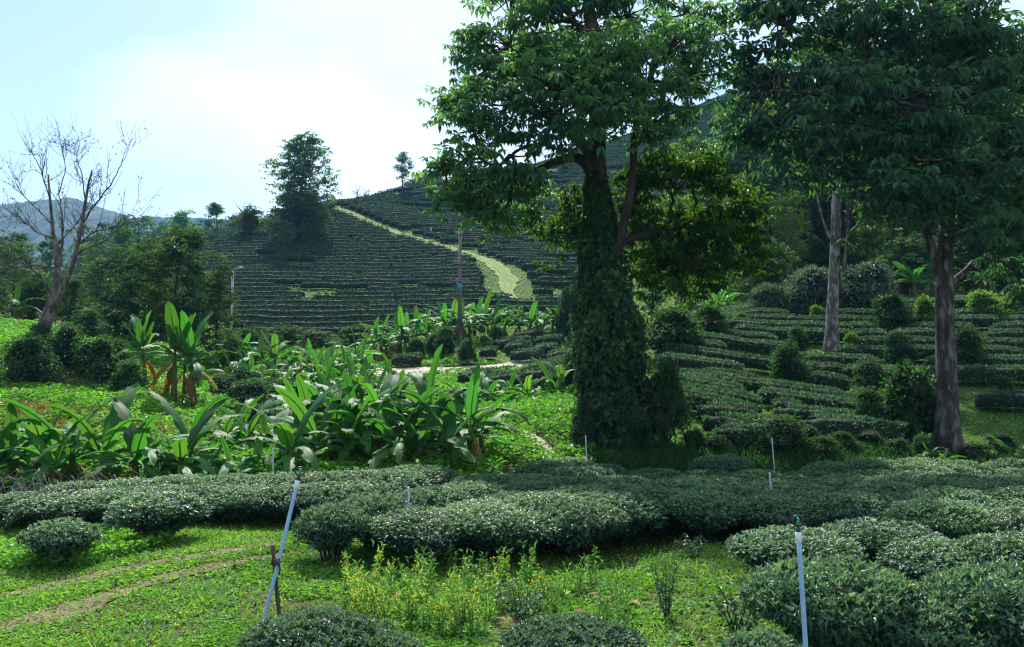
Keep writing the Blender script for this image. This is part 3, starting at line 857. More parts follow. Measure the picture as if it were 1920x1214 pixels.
# ------------------------------------------------------------------ shrubs and generic trees (prototypes, local metres)
def shrub_proto(name, w, h, n, L, mat, seed, asp=0.45, lobes=17, stem=True, hi=False, core=True, bark='twig'):
    root = empty(name)
    m = MB(); cm = MB(); st = MB()
    rs = np.random.default_rng(seed)
    cs = []
    for i in range(lobes):
        a = rs.random() * 6.28; t_ = rs.random(); rr = w * (0.40 - 0.26 * t_) * (0.35 + 0.65 * rs.random())
        cz = h * (0.20 + 0.68 * t_ * (0.75 + 0.25 * rs.random()))
        cs.append((np.array([math.cos(a) * rr, math.sin(a) * rr, cz]), np.array([w * 0.20, w * 0.20, h * 0.15]) * (0.6 + 0.8 * rs.random())))
    for c, r in cs:
        k = n // lobes
        d = rand_dirs(k, 0.1)
        rad = 0.35 + 0.7 * rng.random((k, 1)) ** 0.7 + 0.35 * rng.random((k, 1)) ** 6
        P = c + d * r * rad
        P[:, 2] = np.maximum(P[:, 2], 0.04 * h)
        D = d + rand_dirs(k) * 0.7 + np.array([0, 0, -0.15])
        N = np.array([0, 0, 1.0]) + d * 0.5 + rng.normal(size=(k, 3)) * 0.35
        LL = L * (0.65 + 0.6 * rng.random(k))
        tone = np.clip(0.35 + 0.3 * (rs.random() - 0.4) + rng.normal(size=k) * 0.2, 0, 1)
        m.leaves(P, D, N, LL, LL * asp, tone, hi=hi)
        if core:
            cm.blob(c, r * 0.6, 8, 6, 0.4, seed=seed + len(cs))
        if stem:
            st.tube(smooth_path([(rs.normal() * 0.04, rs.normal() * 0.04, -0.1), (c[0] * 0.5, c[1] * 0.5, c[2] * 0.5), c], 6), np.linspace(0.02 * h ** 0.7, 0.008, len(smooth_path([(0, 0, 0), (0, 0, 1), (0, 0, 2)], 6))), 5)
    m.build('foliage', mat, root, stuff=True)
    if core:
        cm.build('shade_core', 'core', root, stuff=True)  # opaque dark blobs in place of the shade between leaves
    if stem:
        st.build('stems', bark, root, stuff=True)
    return Proto(root)


def tree_proto(name, h, w, n_lobe, clumps, per, mat, bark, seed, leaf=0.28, crown_lo=0.35, trunk_r=0.16, shape=1.0, asp=0.45, nl=5, size=0.7):
    root = empty(name)
    rs = np.random.default_rng(seed)
    tr = MB(); br = MB(); cm = MB()
    top = np.array([rs.normal() * 0.06 * h, rs.normal() * 0.06 * h, h * 0.92])
    pa = smooth_path([(0, 0, -0.3), (rs.normal() * 0.02 * h, rs.normal() * 0.02 * h, h * 0.35), top], 16)
    ra = np.linspace(trunk_r, trunk_r * 0.2, len(pa)); ra[0] *= 1.3
    tr.tube(pa, ra, 9, rough=0.1)
    for i in range(n_lobe):
        t = (i + rs.random()) / n_lobe
        z = h * (crown_lo + (0.95 - crown_lo) * t)
        env = math.sin(math.pi * (0.18 + 0.74 * t)) ** shape
        a = i * 2.4 + rs.random()
        rr = w * 0.34 * env * (0.4 + 0.7 * rs.random())
        c = np.array([math.cos(a) * rr, math.sin(a) * rr, z]) + top * t * 0.5 * np.array([1, 1, 0])
        r = np.array([w * 0.21, w * 0.21, h * (0.95 - crown_lo) * 0.17]) * (0.7 + 0.6 * rs.random()) * (0.65 + 0.35 * env)
        P, tone, cc = lobe_points(c, r, clumps, per, 0.45, size)
        whorls(cm, P, nl, leaf, asp, -0.4, tone)
        p0, r0 = nearest_on([(pa, ra)], c - np.array([0, 0, h * 0.12]))
        lp = smooth_path([p0, (p0 + c) / 2 + rs.normal(size=3) * 0.02 * h, c], 8)
        br.tube(lp, np.linspace(min(r0 * 0.6, trunk_r * 0.45), 0.02, len(lp)), 5)
        for q in cc[:5]:
            br.tube([c, (c + q) / 2 + rs.normal(size=3) * 0.05, q], [0.025, 0.018, 0.01], 4, cap=False)
    tr.build('trunk', bark, root); br.build('branches', bark, root, stuff=True)
    cm.build('crown', mat, root, stuff=True)
    return Proto(root)


def at_px(proto, h_proto, px, py, hpx, label, cat, group=None, d=None, dmin=5, dmax=240, sx=1.0, rz=None, sink=0.0):
    """stand a copy on the ground seen at (px, py) so that it shows hpx photo pixels tall"""
    p = G(px, py, dmin, dmax) if d is None else GD(px, d)
    s = px2m(hpx, p[1]) / h_proto
    p = p - np.array([0, 0, sink])
    return proto.place(p, rng.random() * 6.28 if rz is None else rz, (s * sx, s * sx, s), label, cat, group)


SH = {
    'a': shrub_proto('leafy_shrub', 1.9, 2.0, 2600, 0.16, 'shrub', 1),
    'b': shrub_proto('leafy_shrub', 1.8, 2.0, 2600, 0.15, 'shrub', 2, lobes=21),
    'c': shrub_proto('leafy_shrub', 2.4, 2.0, 3000, 0.17, 'wood_tree', 3, lobes=20),
    'lit': shrub_proto('bright_shrub', 2.0, 1.8, 2400, 0.16, 'lime', 4, lobes=15),
    'sil': shrub_proto('silvery_shrub', 4.2, 2.6, 5200, 0.26, 'silver', 5, lobes=30, asp=0.35),
    'dark': shrub_proto('dark_shrub', 3.0, 2.2, 4200, 0.17, 'vine', 6, lobes=26),
}
TR = {
    'a': tree_proto('broadleaf_tree', 8.0, 7.0, 14, 16, 9, 'wood_tree', 'bark', 11, 0.26, 0.22, 0.17),
    'b': tree_proto('broadleaf_tree', 8.0, 6.0, 12, 16, 9, 'wood_tree', 'bark_dark', 12, 0.26, 0.12, 0.15),
    'c': tree_proto('broadleaf_tree', 9.0, 6.5, 14, 15, 9, 'tree', 'bark', 13, 0.3, 0.25, 0.2),
    'bush': tree_proto('rounded_tree', 6.0, 7.0, 13, 20, 9, 'wood_tree', 'bark_dark', 14, 0.28, 0.10, 0.16, 0.7),
    'lime': tree_proto('feathery_tree', 8.0, 6.0, 13, 15, 10, 'lime', 'bark_pale', 15, 0.22, 0.25, 0.14, asp=0.3),
    'slim': tree_proto('slender_tree', 10.0, 5.0, 11, 10, 8, 'tree', 'bark_dark', 16, 0.32, 0.45, 0.2, 0.8),
    'palm': tree_proto('tufted_tree', 9.0, 5.5, 7, 12, 9, 'tree', 'bark', 17, 0.35, 0.72, 0.28, 0.6),
}

# -------- left bank: shrubs, wild trees
for px, py, hp, k, lab in [
        (52, 722, 96, 'a', 'leafy green shrub at the far left of the bank below the bare tree'),
        (120, 700, 96, 'b', 'leafy green shrub on the bank just right of the bare tree foot'),
        (182, 722, 92, 'a', 'leafy green shrub third along the left bank'),
        (240, 748, 74, 'b', 'small leafy shrub at the lower right end of the left bank shrubs'),
        (212, 700, 66, 'c', 'dull green shrub behind the bank shrubs near the tall banana plants'),
        (75, 655, 50, 'c', 'low dark shrub at the foot of the bare tree')]:
    at_px(SH[k], 2.0, px, py, hp, lab, 'shrub', dmin=20, dmax=45, sx=1.15)
for px, d, hp, k, hh, lab, sx in [
        (322, 43, 270, 'a', 8.0, 'spreading wild tree with dark trunk behind the tall banana plants', 0.95),
        (215, 46, 190, 'b', 8.0, 'leafy wild tree left of the spreading tree in the valley', 1.0),
        (405, 45, 185, 'b', 8.0, 'leafy wild tree at the left edge of the terraced hill', 0.75),
        (275, 48, 200, 'bush', 6.0, 'dense round tree filling the valley behind the left bank', 0.6),
        (470, 44, 80, 'bush', 6.0, 'low dark tree hung with creepers below the terraces', 1.0),
        (510, 47, 60, 'bush', 6.0, 'low bushy tree at the foot of the terraced hill beside the banana grove', 0.9),
        (20, 62, 150, 'b', 8.0, 'blue-green tree at the left edge of the photo below the mountain', 0.9),
        (-40, 58, 190, 'a', 8.0, 'wide tree cut by the left edge of the photo', 0.9),
        (110, 64, 95, 'bush', 6.0, 'rounded tree seen behind the bare tree trunk', 0.8),
        (175, 70, 130, 'b', 8.0, 'dark tree right of the bare trunk, in front of the mountain', 0.75),
        (65, 75, 80, 'bush', 6.0, 'low tree before the small tea terraces at far left', 0.9),
        (350, 52, 150, 'bush', 6.0, 'bushy tree between the spreading tree and the terraces', 0.65),
        (435, 41, 95, 'b', 8.0, 'dark creeper-draped tree at the right end of the valley trees', 1.1),
        (530, 56, 56, 'bush', 6.0, 'low dark bush along the bottom of the terraces, left part', 1.6),
        (600, 57, 44, 'bush', 6.0, 'low dark bush along the bottom of the terraces, middle', 1.8),
        (665, 57, 46, 'bush', 6.0, 'low dark bush along the bottom of the terraces, right part', 1.6),
        (60, 50, 105, 'bush', 6.0, 'dark rounded tree left of the bare trunk, low in the valley', 0.8),
        (-20, 46, 120, 'b', 8.0, 'leafy tree at the left edge just above the grassy bank', 1.0),
        (130, 50, 110, 'a', 8.0, 'leafy tree right behind the bank shrubs and bare trunk', 0.9),
        (165, 42, 80, 'bush', 6.0, 'dense low tree behind the second bank shrub', 0.9),
        (90, 95, 120, 'b', 8.0, 'distant bluish tree left behind the bare trunk', 0.8),
        (20, 100, 130, 'a', 8.0, 'distant bluish tree at the far left under the mountain', 0.8),
        (225, 90, 130, 'c', 9.0, 'distant tree right of the bare tree, before the spur', 0.7)]:
    at_px(TR[k], hh, px, None, hp, lab, 'tree', d=d, sx=sx, sink=0.3)

# -------- ridge trees
for px, py, hp, k, hh, lab, sx in [
        (557, 455, 205, 'c', 9.0, 'tall open-crowned tree standing highest on the left ridge', 1.0),
        (565, 462, 112, 'bush', 6.0, 'dark rounded tree at the foot of the tall ridge tree', 0.95),
        (592, 450, 80, 'bush', 6.0, 'dark bushy tree on the ridge just left of the track top', 0.75),
        (470, 450, 66, 'bush', 6.0, 'round green tree on the ridge left of the tall tree', 0.9),
        (405, 452, 76, 'palm', 9.0, 'slim tufted tree on a bare stem at the left end of the ridge', 0.85),
        (756, 364, 84, 'slim', 10.0, 'slender tree on the skyline above the track', 1.0),
        (622, 396, 34, 'slim', 10.0, 'small thin tree right beside the top of the track', 1.1)]:
    at_px(TR[k], hh, px, py, hp, lab, 'tree', dmin=90, dmax=170, sx=sx, sink=0.2)
for i, (px, d, top, k, hh) in enumerate([(340, 175, 386, 'slim', 10.0), (300, 200, 415, 'bush', 6.0), (265, 190, 405, 'b', 8.0), (372, 190, 408, 'bush', 6.0), (430, 180, 398, 'b', 8.0),
                                         (455, 190, 392, 'slim', 10.0), (240, 200, 412, 'bush', 6.0), (320, 185, 418, 'b', 8.0), (400, 200, 405, 'bush', 6.0), (210, 180, 432, 'bush', 6.0), (160, 170, 455, 'b', 8.0)]):
    p = GD(px, d)
    hm = CAM_H + (HOR - top) / F_PX * d - p[2]
    s = hm / hh
    TR[k].place(p - np.array([0, 0, 0.3]), rng.random() * 6, (s * 0.8, s * 0.8, s), 'hazy blue tree in the distant line behind the left ridge', 'tree', 'distant trees behind the left ridge')
for px, d, top, k, hh, lab in [(800, 182, 322, 'bush', 6.0, 'low rounded tree on the skyline right of the slender tree'), (818, 185, 318, 'b', 8.0, 'second low skyline tree, nearest the big dark crown'),
                               (776, 178, 332, 'bush', 6.0, 'small bushy tree at the foot of the slender skyline tree')]:
    p = GD(px, d); s = (CAM_H + (HOR - top) / F_PX * d - p[2]) / hh
    TR[k].place(p, rng.random() * 6, (s, s, s), lab, 'tree')

# -------- right background woods
for px, d, top, k, hh, lab, sx in [
        (1480, 56, 345, 'lime', 8.0, 'yellow-green feathery tree glowing left of the pale trunk', 0.8),
        (1405, 55, 330, 'c', 9.0, 'green tree behind the big tree lower right branches', 0.7),
        (1655, 54, 385, 'lime', 8.0, 'light green tree right of the pale trunk', 0.75),
        (1610, 60, 360, 'b', 8.0, 'grey-green tree straight behind the pale trunk', 0.8),
        (1735, 56, 400, 'b', 8.0, 'dark tree behind the forked trunk, left side', 0.8),
        (1840, 56, 380, 'bush', 6.0, 'dark rounded tree behind the forked trunk, right side', 0.7),
        (1920, 54, 330, 'c', 9.0, 'dark tree at the right edge behind the tea slope', 0.9),
        (1345, 58, 400, 'b', 8.0, 'dark leafy tree low behind the big tree', 0.8),
        (1285, 60, 420, 'c', 9.0, 'shaded tree right behind the vine-covered trunk', 0.7),
        (1225, 62, 440, 'b', 8.0, 'shaded tree behind the vine, nearest the trunk', 0.7)]:
    p = GD(px, d); s = (CAM_H + (HOR - top) / F_PX * d - p[2]) / hh
    TR[k].place(p - np.array([0, 0, 0.3]), rng.random() * 6, (s * sx, s * sx, s), lab, 'tree')
ks = ['a', 'b', 'c', 'bush', 'b', 'c']
for i in range(84):
    px = 1240 + (i % 12) * 70 + rng.random() * 50
    d = 58 + (i // 12) * 11 + rng.random() * 8
    k = ks[i % 6]
    if px < 1260 + (d - 58) * 4.0:
        continue
    TR[k].place(GD(px, d) - np.array([0, 0, 0.3]), rng.random() * 6, 1.05 + 0.55 * rng.random(), 'tree in the dark wood climbing the hill behind the right slope', 'tree', 'wood on the right hillside')
for row in [
        (1530, 590, 92, 'sil', 2.6, 'silvery blue-green shrub mass left of the pale trunk', 1.0),
        (1628, 592, 104, 'sil', 2.6, 'silvery shrub mass right of the pale trunk', 0.9),
        (1440, 592, 64, 'sil', 2.6, 'small silvery shrub beyond the bright round bush', 0.9),
        (1388, 620, 38, 'lit', 1.8, 'bright lime round bush on the top tea row', 0.9),
        (1532, 608, 38, 'lit', 1.8, 'yellowish bush left of the pale trunk foot', 0.8),
        (1738, 622, 74, 'lit', 1.8, 'bright shrub just left of the forked trunk at the top rows', 0.6),
        (1845, 602, 62, 'lit', 1.8, 'large bright green bush on the top rows right of the forked trunk', 1.1),
        (1905, 598, 70, 'lit', 1.8, 'bright green bush at the right edge on the top rows', 0.9),
        (1672, 625, 78, 'a', 2.0, 'leafy bush right of the pale trunk among the upper tea rows', 1.1),
        (1600, 662, 42, 'lit', 1.8, 'small bright shrub at the right foot of the pale trunk', 0.9),
        (1497, 668, 58, 'b', 2.0, 'leafy bush left of the pale trunk among the tea rows', 1.0),
        (1478, 722, 84, 'a', 2.0, 'leafy shrub in the gap of the lower tea rows, left part', 0.95),
        (1688, 698, 76, 'b', 2.0, 'leafy shrub between pale and forked trunks, mid slope', 1.1),
        (1632, 738, 66, 'c', 2.0, 'wide leafy shrub mid slope left of the forked trunk', 1.0),
        (1706, 828, 150, 'a', 2.0, 'tall leafy shrub standing left of the forked trunk base', 0.9),
        (1632, 822, 98, 'b', 2.0, 'leafy shrub second left of the forked trunk base', 0.9),
        (1815, 700, 90, 'c', 2.0, 'dark shrub just right of the forked trunk', 0.75),
        (1885, 745, 40, 'b', 2.0, 'small tea-like shrub on the sunny bank at right', 1.0),
        (1262, 668, 92, 'c', 2.0, 'feathery green shrub right of the vine-covered trunk', 1.3),
        (1330, 640, 70, 'c', 2.0, 'feathery green shrub above the tea rows right of the vine', 1.2),
        (1470, 852, 74, 'c', 2.0, 'low sprawling shrub behind the tea field, right of the vine', 1.25),
        (1545, 858, 40, 'c', 2.0, 'low weedy shrub behind the tea field', 1.5),
        (1248, 842, 165, 'c', 2.0, 'dark leafy shrub leaning on the right of the vine-covered trunk', 0.6),
        (1192, 846, 80, 'dark', 2.2, 'dark shrub in front of the vine-covered trunk base', 0.8),
        (1095, 838, 92, 'dark', 2.2, 'dark shrub at the left foot of the vine-covered trunk', 0.5),
        (1075, 740, 90, 'dark', 2.2, 'dark shrub left of the vine-covered trunk above the grass patch', 0.45),
        (1065, 640, 100, 'dark', 2.2, 'tall dark shrub beside the vine near the upper banana plants', 0.4)]:
    px, py, hp, k, hh, lab, sx = row
    at_px(SH[k], hh, px, py, hp, lab, 'shrub', dmin=19.5, dmax=60, sx=sx)

for qi, (px, d, hm, sx) in enumerate([(470, 30, 1.3, 1.2), (500, 33, 1.5, 1.2), (555, 33, 1.4, 1.2), (590, 31, 1.2, 1.3), (450, 34, 1.6, 1.1), (420, 33, 1.3, 1.2), (640, 33, 1.3, 1.3), (690, 34, 1.2, 1.3), (480, 26, 1.0, 1.2), (585, 24.5, 0.9, 1.3)]):
    SH[('dark', 'c', 'dark', 'a')[qi % 4]].place(GD(px, d), rng.random() * 6, (hm / 2.1 * sx, hm / 2.1 * sx, hm / 2.1), 'dark leafy shrub in the hollow between the banana clumps by the stream', 'shrub', 'shrubs along the stream')
for qi, (px, d, hm, sx) in enumerate([(1340, 20.4, .5, 1.5), (1385, 21.2, .6, 1.4), (1430, 20.2, .45, 1.6), (1515, 20.6, .55, 1.5), (1575, 20.4, .5, 1.5), (1625, 20.9, .4, 1.6), (1680, 20.3, .5, 1.5), (1725, 21.0, .55, 1.3), (1820, 20.6, .5, 1.5), (1870, 21.5, .5, 1.4), (1300, 20.6, .6, 1.3), (1930, 20.6, .55, 1.4)]):
    SH[('c', 'dark', 'a', 'b')[qi % 4]].place(GD(px, d), rng.random() * 6, (hm / 2.1 * sx, hm / 2.1 * sx, hm / 2.1), 'knee-high weedy shrub in the shade along the back edge of the tea field', 'shrub', 'weedy shrubs behind the field')
for px, d, hm, lab in [(1815, 50, 4.2, 'dark tree filling the gap right of the forked trunk'), (1885, 49, 3.6, 'dark low tree behind the bright bushes at right'), (1960, 49, 4.4, 'dark tree at the right edge behind the bright bushes'), (1700, 49, 3.4, 'dark low tree behind the shrubs left of the forked trunk'), (1430, 50, 3.6, 'dark low tree behind the small silvery shrub')]:
    TR['bush'].place(GD(px, d), rng.random() * 6, hm / 6.0, lab, 'tree')
# bushes on the bank above the dirt road
for px, py, hp, k, lab, sx in [
        (815, 668, 48, 'a', 'leafy shrub on the road bank left of the wooden pole', 1.0),
        (875, 684, 50, 'b', 'leafy shrub on the road bank right of the wooden pole', 1.0),
        (835, 672, 62, 'b', 'tall leafy shrub on the road bank beside the wooden pole', 0.9),
        (780, 672, 40, 'c', 'dull shrub on the road bank under the banana grove', 1.0),
        (930, 650, 42, 'a', 'dark shrub on the bank right of the banana grove', 0.9),
        (910, 655, 34, 'lit', 'small bright shrub on the bank below the banana grove', 0.9),
        (980, 722, 34, 'a', 'small green shrub beside the tea rows under the dirt road', 0.9)]:
    at_px(SH[k], 2.0, px, py, hp, lab, 'shrub', dmin=28, dmax=60, sx=sx)


# ------------------------------------------------------------------ bare tree on the left
def bare_tree():
    base = G(72, 650, 26, 45); d = float(base[1])
    root = empty('bare_tree', base)
    tag(root, 'leafless leaning tree with pale trunk and thin twigs at far left', 'tree')
    tr, tw, lv = MB(), MB(), MB()
    ends = []

    def st(pts, r0, r1, seg=8, into=None, n=18, prof=None):
        pa = smooth_path([Q(x, y, d + dy) for (x, y, dy) in pts], n, 0.015)
        ra = np.linspace(r0, r1, len(pa)) if prof is None else np.interp(np.linspace(0, 1, len(pa)), prof[0], prof[1])
        (into or tr).tube(pa, ra, seg, rough=0.1)
        ends.append((pa, ra))
    st([(68, 662, 0), (90, 590, 0), (105, 540, 0), (108, 470, 0), (98, 390, 0), (92, 300, 0)], 0.3, 0.05, 10, prof=([0, .2, .38, .45, 1], [0.31, 0.25, 0.2, 0.12, 0.03]))
    st([(102, 575, 0), (122, 525, -.3), (145, 465, -.5), (158, 400, -.6), (170, 330, -.7), (178, 290, -.7)], 0.13, 0.03)
    st([(108, 545, .2), (117, 470, .4), (120, 400, .6), (112, 330, .8)], 0.08, 0.02)
    lim = MB()
    for pts, r in [([(100, 545, 0), (75, 505, -.4), (40, 480, -.8), (0, 440, -1.0), (-20, 415, -1)], 0.07),
                   ([(105, 490, 0), (60, 485, .4), (20, 492, .6), (-15, 488, .7)], 0.06),
                   ([(148, 465, -.5), (165, 450, -.2), (195, 440, .2), (235, 405, .4), (262, 385, .4)], 0.07),
                   ([(152, 440, -.5), (185, 415, -.9), (215, 408, -1.2), (255, 380, -1.2)], 0.06),
                   ([(158, 400, -.6), (185, 360, -.9), (215, 320, -1.1), (235, 280, -1.2), (250, 250, -1.2)], 0.07),
                   ([(165, 360, -.6), (160, 310, -.4), (150, 270, -.2), (140, 245, 0)], 0.05),
                   ([(98, 400, 0), (70, 370, .5), (45, 345, .8), (20, 310, 1.0)], 0.06),
                   ([(95, 350, 0), (80, 300, -.3), (65, 265, -.5), (50, 245, -.6)], 0.05),
                   ([(105, 430, 0), (75, 420, -.6), (50, 400, -1.0), (30, 400, -1.2)], 0.045),
                   ([(112, 440, .2), (135, 415, .8), (150, 395, 1.1), (165, 370, 1.2)], 0.05),
                   ([(112, 340, .8), (125, 290, 1.0), (120, 260, 1.0), (118, 240, 1.0)], 0.04)]:
        st(pts, r * 0.6, 0.009, 5, lim)
    # twigs
    seeds = list(ends[1:])
    for gen, (cnt, ln, r) in enumerate([(11, 1.3, 0.016), (4, 0.8, 0.008)]):
        new = []
        for pa, ra in seeds:
            for _ in range(cnt):
                k = rng.integers(len(pa) // 4, len(pa))
                t = unit(pa[min(k + 1, len(pa) - 1)] - pa[max(k - 1, 0)])
                dr = unit(t * 0.7 + rng.normal(size=3) * 0.55 + np.array([0, 0, 0.25]))
                L = ln * (0.4 + 0.8 * rng.random())
                p0 = pa[k]; p1 = p0 + dr * L * 0.5 + rng.normal(size=3) * 0.05; p2 = p0 + dr * L + np.array([0, 0, 0.08 * L]) + rng.normal(size=3) * 0.08
                q = smooth_path([p0, p1, p2], 6)
                tw.tube(q, np.linspace(min(r, ra[k] * 0.7), r * 0.35, len(q)), 4, cap=False)
                new.append((q, np.linspace(r, r * 0.4, len(q))))
                if gen == 1 and rng.random() < 0.4:
                    n = rng.integers(2, 6)
                    i = rng.integers(2, len(q), n)
                    lv.leaves(q[i], rand_dirs(n) + np.array([0, 0, -0.5]), rand_dirs(n, 1.0), 0.11, 0.04)
        seeds = new
    tr.build('trunk', 'bark_mid', root, base); lim.build('limbs', 'bark', root, base, stuff=True)
    tw.build('twigs', 'twig', root, base, stuff=True)
    lv.build('leaves', 'wood_tree', root, base, stuff=True)
    root.scale = (0.95, 0.95, 0.92)


bare_tree()


# small leafless saplings on the ridge
def sapling(px, py, hp, label):
    base = G(px, py, 100, 190); d = base[1]; h = px2m(hp, d)
    root = empty('bare_sapling', base); tag(root, label, 'tree')
    m, t2 = MB(), MB()
    m.tube([(0, 0, -0.3), (0.1, 0, h * 0.4), (0.2, 0, h * 0.7)], [0.12, 0.08, 0.05], 5)
    for _ in range(16):
        z = h * (0.3 + 0.4 * rng.random())
        dr = unit(rng.normal(size=3) * np.array([1, 1, 0.3]) + np.array([0, 0, 0.8]))
        L = h * (0.25 + 0.35 * rng.random())
        t2.tube([np.array([0.1, 0, z]), np.array([0.1, 0, z]) + dr * L * 0.5, np.array([0.1, 0, z]) + dr * L + rng.normal(size=3) * 0.2], [0.04, 0.03, 0.015], 4)
    m.build('trunk', 'bark', root); t2.build('twigs', 'twig', root, stuff=True)


sapling(668, 388, 40, 'small leafless tree on the skyline right of the track top')
sapling(684, 384, 34, 'second small leafless tree on the skyline, further right')
sapling(455, 452, 85, 'thin leafless tree on the ridge behind the round green tree')


# ------------------------------------------------------------------ tea hedges that follow the contours
def hedge_mesh(path, w, h, leafL, per_m, core_t, seed, step, hi=False):
    """one run of clipped tea hedge along ground points"""
    path = np.asarray(path, float)
    n = len(path)
    T = unit(np.gradient(path, axis=0)); T[:, 2] = 0; T = unit(T)
    S = np.stack([-T[:, 1], T[:, 0], np.zeros(n)], -1)
    L = np.concatenate([[0], np.cumsum(np.linalg.norm(np.diff(path, axis=0), axis=1))])
    lump = 0.80 + 0.42 * vnoise(L / 1.1 + seed * 7.3, np.full(n, seed * 1.7), 9)
    end = np.clip(np.minimum(L, L[-1] - L) / (w * 0.45), 0.0, 1) ** 0.5 * 0.65 + 0.35
    ww = w * lump * end; hh = h * (0.72 + 0.28 * lump) * (0.6 + 0.4 * end)
    m = MB()
    an = np.linspace(R(-35), R(215), 9)
    ca, sa = np.cos(an), np.sin(an)
    cx = np.sign(ca) * np.abs(ca) ** 0.65; cz = np.sign(sa) * np.abs(sa) ** 0.6
    k = 0.80
    off = cx[None] * ww[:, None] * 0.5 * k
    up = hh[:, None] * (0.52 + 0.46 * cz[None] * k)
    up = up * (1 + 0.1 * (rng.random(up.shape) - 0.5))
    V = path[:, None] + off[..., None] * S[:, None] + up[..., None] * np.array([0, 0, 1.0])
    q = len(an)
    i = np.arange(n - 1)[:, None] * q; j = np.arange(q - 1)[None]
    a, b, c, d = i + j, i + j + 1, i + q + j + 1, i + q + j
    Fa = np.concatenate([np.stack([a, b, c], -1).reshape(-1, 3), np.stack([a, c, d], -1).reshape(-1, 3)])
    m.add(V.reshape(-1, 3), Fa, core_t, True, 1)  # dark solid body, its colour stands for shade inside the hedge
    # ends
    for e, o in ((0, 0), (n - 1, (n - 1) * q)):
        c0 = path[e] + np.array([0, 0, hh[e] * 0.5])
        VV = np.concatenate([V[e], c0[None]])
        m.add(VV, [[x, x + 1, q] for x in range(q - 1)], core_t, True, 1)
    nl = int(L[-1] * per_m) + 4
    u = rng.random(nl) * (n - 1); ui = np.minimum(u.astype(int), n - 2); f = (u - ui)[:, None]
    c0 = path[ui] * (1 - f) + path[ui + 1] * f
    w_, h_ = ww[ui], hh[ui]
    al = R(-40) + rng.random(nl) * R(260)
    top = rng.random(nl) < 0.35
    al = np.where(top, R(50) + rng.random(nl) * R(80), al)
    ca, sa = np.cos(al), np.sin(al)
    px_ = np.sign(ca) * np.abs(ca) ** 0.65; pz_ = np.sign(sa) * np.abs(sa) ** 0.6
    jit = 0.90 + 0.16 * rng.random(nl)
    P = c0 + S[ui] * (px_ * w_ * 0.5 * jit)[:, None]
    P[:, 2] += h_ * (0.52 + 0.46 * pz_ * jit)
    out = S[ui] * ca[:, None] + np.array([0, 0, 1.0]) * sa[:, None]
    D = out * 0.6 + np.array([0, 0, 0.35]) + rand_dirs(nl) * 0.75
    N = out + rng.normal(size=(nl, 3)) * 0.45
    LL = leafL * (0.6 + 0.7 * rng.random(nl))
    tone = np.clip(rng.normal(size=nl) * 0.2 + 0.42, 0, 1)
    m.leaves(P, D, N, LL, LL * 0.5, tone, hi=hi)
    return m


def contour_runs(px0, px1, npx, d0, d1, levels, ok, max_len, tilt=None):
    """runs of ground points along each height level, broken where ok() is false"""
    pxs = np.linspace(px0, px1, npx)
    ds = np.linspace(d0, d1, 260)
    X = (pxs[None] - 960) / F_PX * ds[:, None]; Y = np.repeat(ds[:, None], npx, 1)
    Z = TZ(X, Y)
    Zs = Z.copy()
    for _ in range(6):
        Zs[:, 1:-1] = (Zs[:, :-2] + 2 * Zs[:, 1:-1] + Zs[:, 2:]) / 4
    if tilt is not None:
        Zs = Zs + tilt(X, Y)
    runs = []
    for li, lv in enumerate(levels):
        cur = []
        for c in range(npx):
            above = Zs[:, c] > lv
            k = np.nonzero(above[1:] & ~above[:-1])[0]
            good = False
            if len(k):
                k = int(k[0])
                t = (lv - Zs[k, c]) / (Zs[k + 1, c] - Zs[k, c])
                y = ds[k] + t * (ds[k + 1] - ds[k]); x = (pxs[c] - 960) / F_PX * y
                good = ok(pxs[c], x, y, lv, li)
                if good and cur and abs(cur[-1][1] - y) > 2.6 * abs(pxs[1] - pxs[0]) / F_PX * y + 0.5:
                    runs.append((li, cur)); cur = []
            if good:
                cur.append((x, y, lv))
                if len(cur) > 2 and math.hypot(cur[-1][0] - cur[0][0], cur[-1][1] - cur[0][1]) > max_len * (0.6 + 0.8 * rng.random()):
                    runs.append((li, cur)); cur = [(x, y, lv)] if False else []
            else:
                if cur:
                    runs.append((li, cur))
                cur = []
        if cur:
            runs.append((li, cur))
    return [r for r in runs if len(r[1]) >= 4]


def finish_run(pts, jit):
    p = np.array(pts)
    p[:, 1] += (vnoise(p[:, 0] * 0.6, p[:, 1] * 0.1, 17) - 0.5) * jit
    p[:, 2] = TZ(p[:, 0], p[:, 1]) - 0.04
    return p


# hillside in the distance
def hill_ok(px, x, y, lv, li):
    if dist_line(x, y, TRACK) < (1.25 if y > 98 else 2.3):
        return False
    _, py = project((x, y, lv))
    if 470 < px < 690 and y < 61:
        return False
    if px < 470 and y < 62 + (470 - px) * 0.06:
        return False
    if px > 690 and y < 57 + max(0, px - 690) * 0.004:
        return False
    if px > 1090 and y < 66:
        return False
    if px > 1130 and y < 100:
        return False
    # gaps of grass
    g = 0.72 * vnoise(x / 4.0 + li * 7.77, np.float64(li * 3.3), 31) + 0.28 * vnoise(x / 9.0, y / 12.0, 32)
    wob = 14 * math.sin(li * 1.9) + 30 * (vnoise(np.float64(li * 1.3), np.float64(0.5), 51) - 0.5)
    if ((px + wob - 585) / (10 + 26 * (li % 3 == 0))) ** 2 + ((py - 565) / 8) ** 2 < 1 or ((px - 800) / 30) ** 2 + ((py - 590) / 5) ** 2 < 1 or ((px - 560) / 30) ** 2 + ((py - 500) / 8) ** 2 < 0.8:
        return False
    right = px > np.interp(py, [388, 430, 455, 476, 500, 560], [630, 720, 800, 870, 930, 985])
    thr = 0.80 if not right else 0.66
    if py < 372 and 730 < px < 850 and g > 0.5:
        return False
    return g < thr


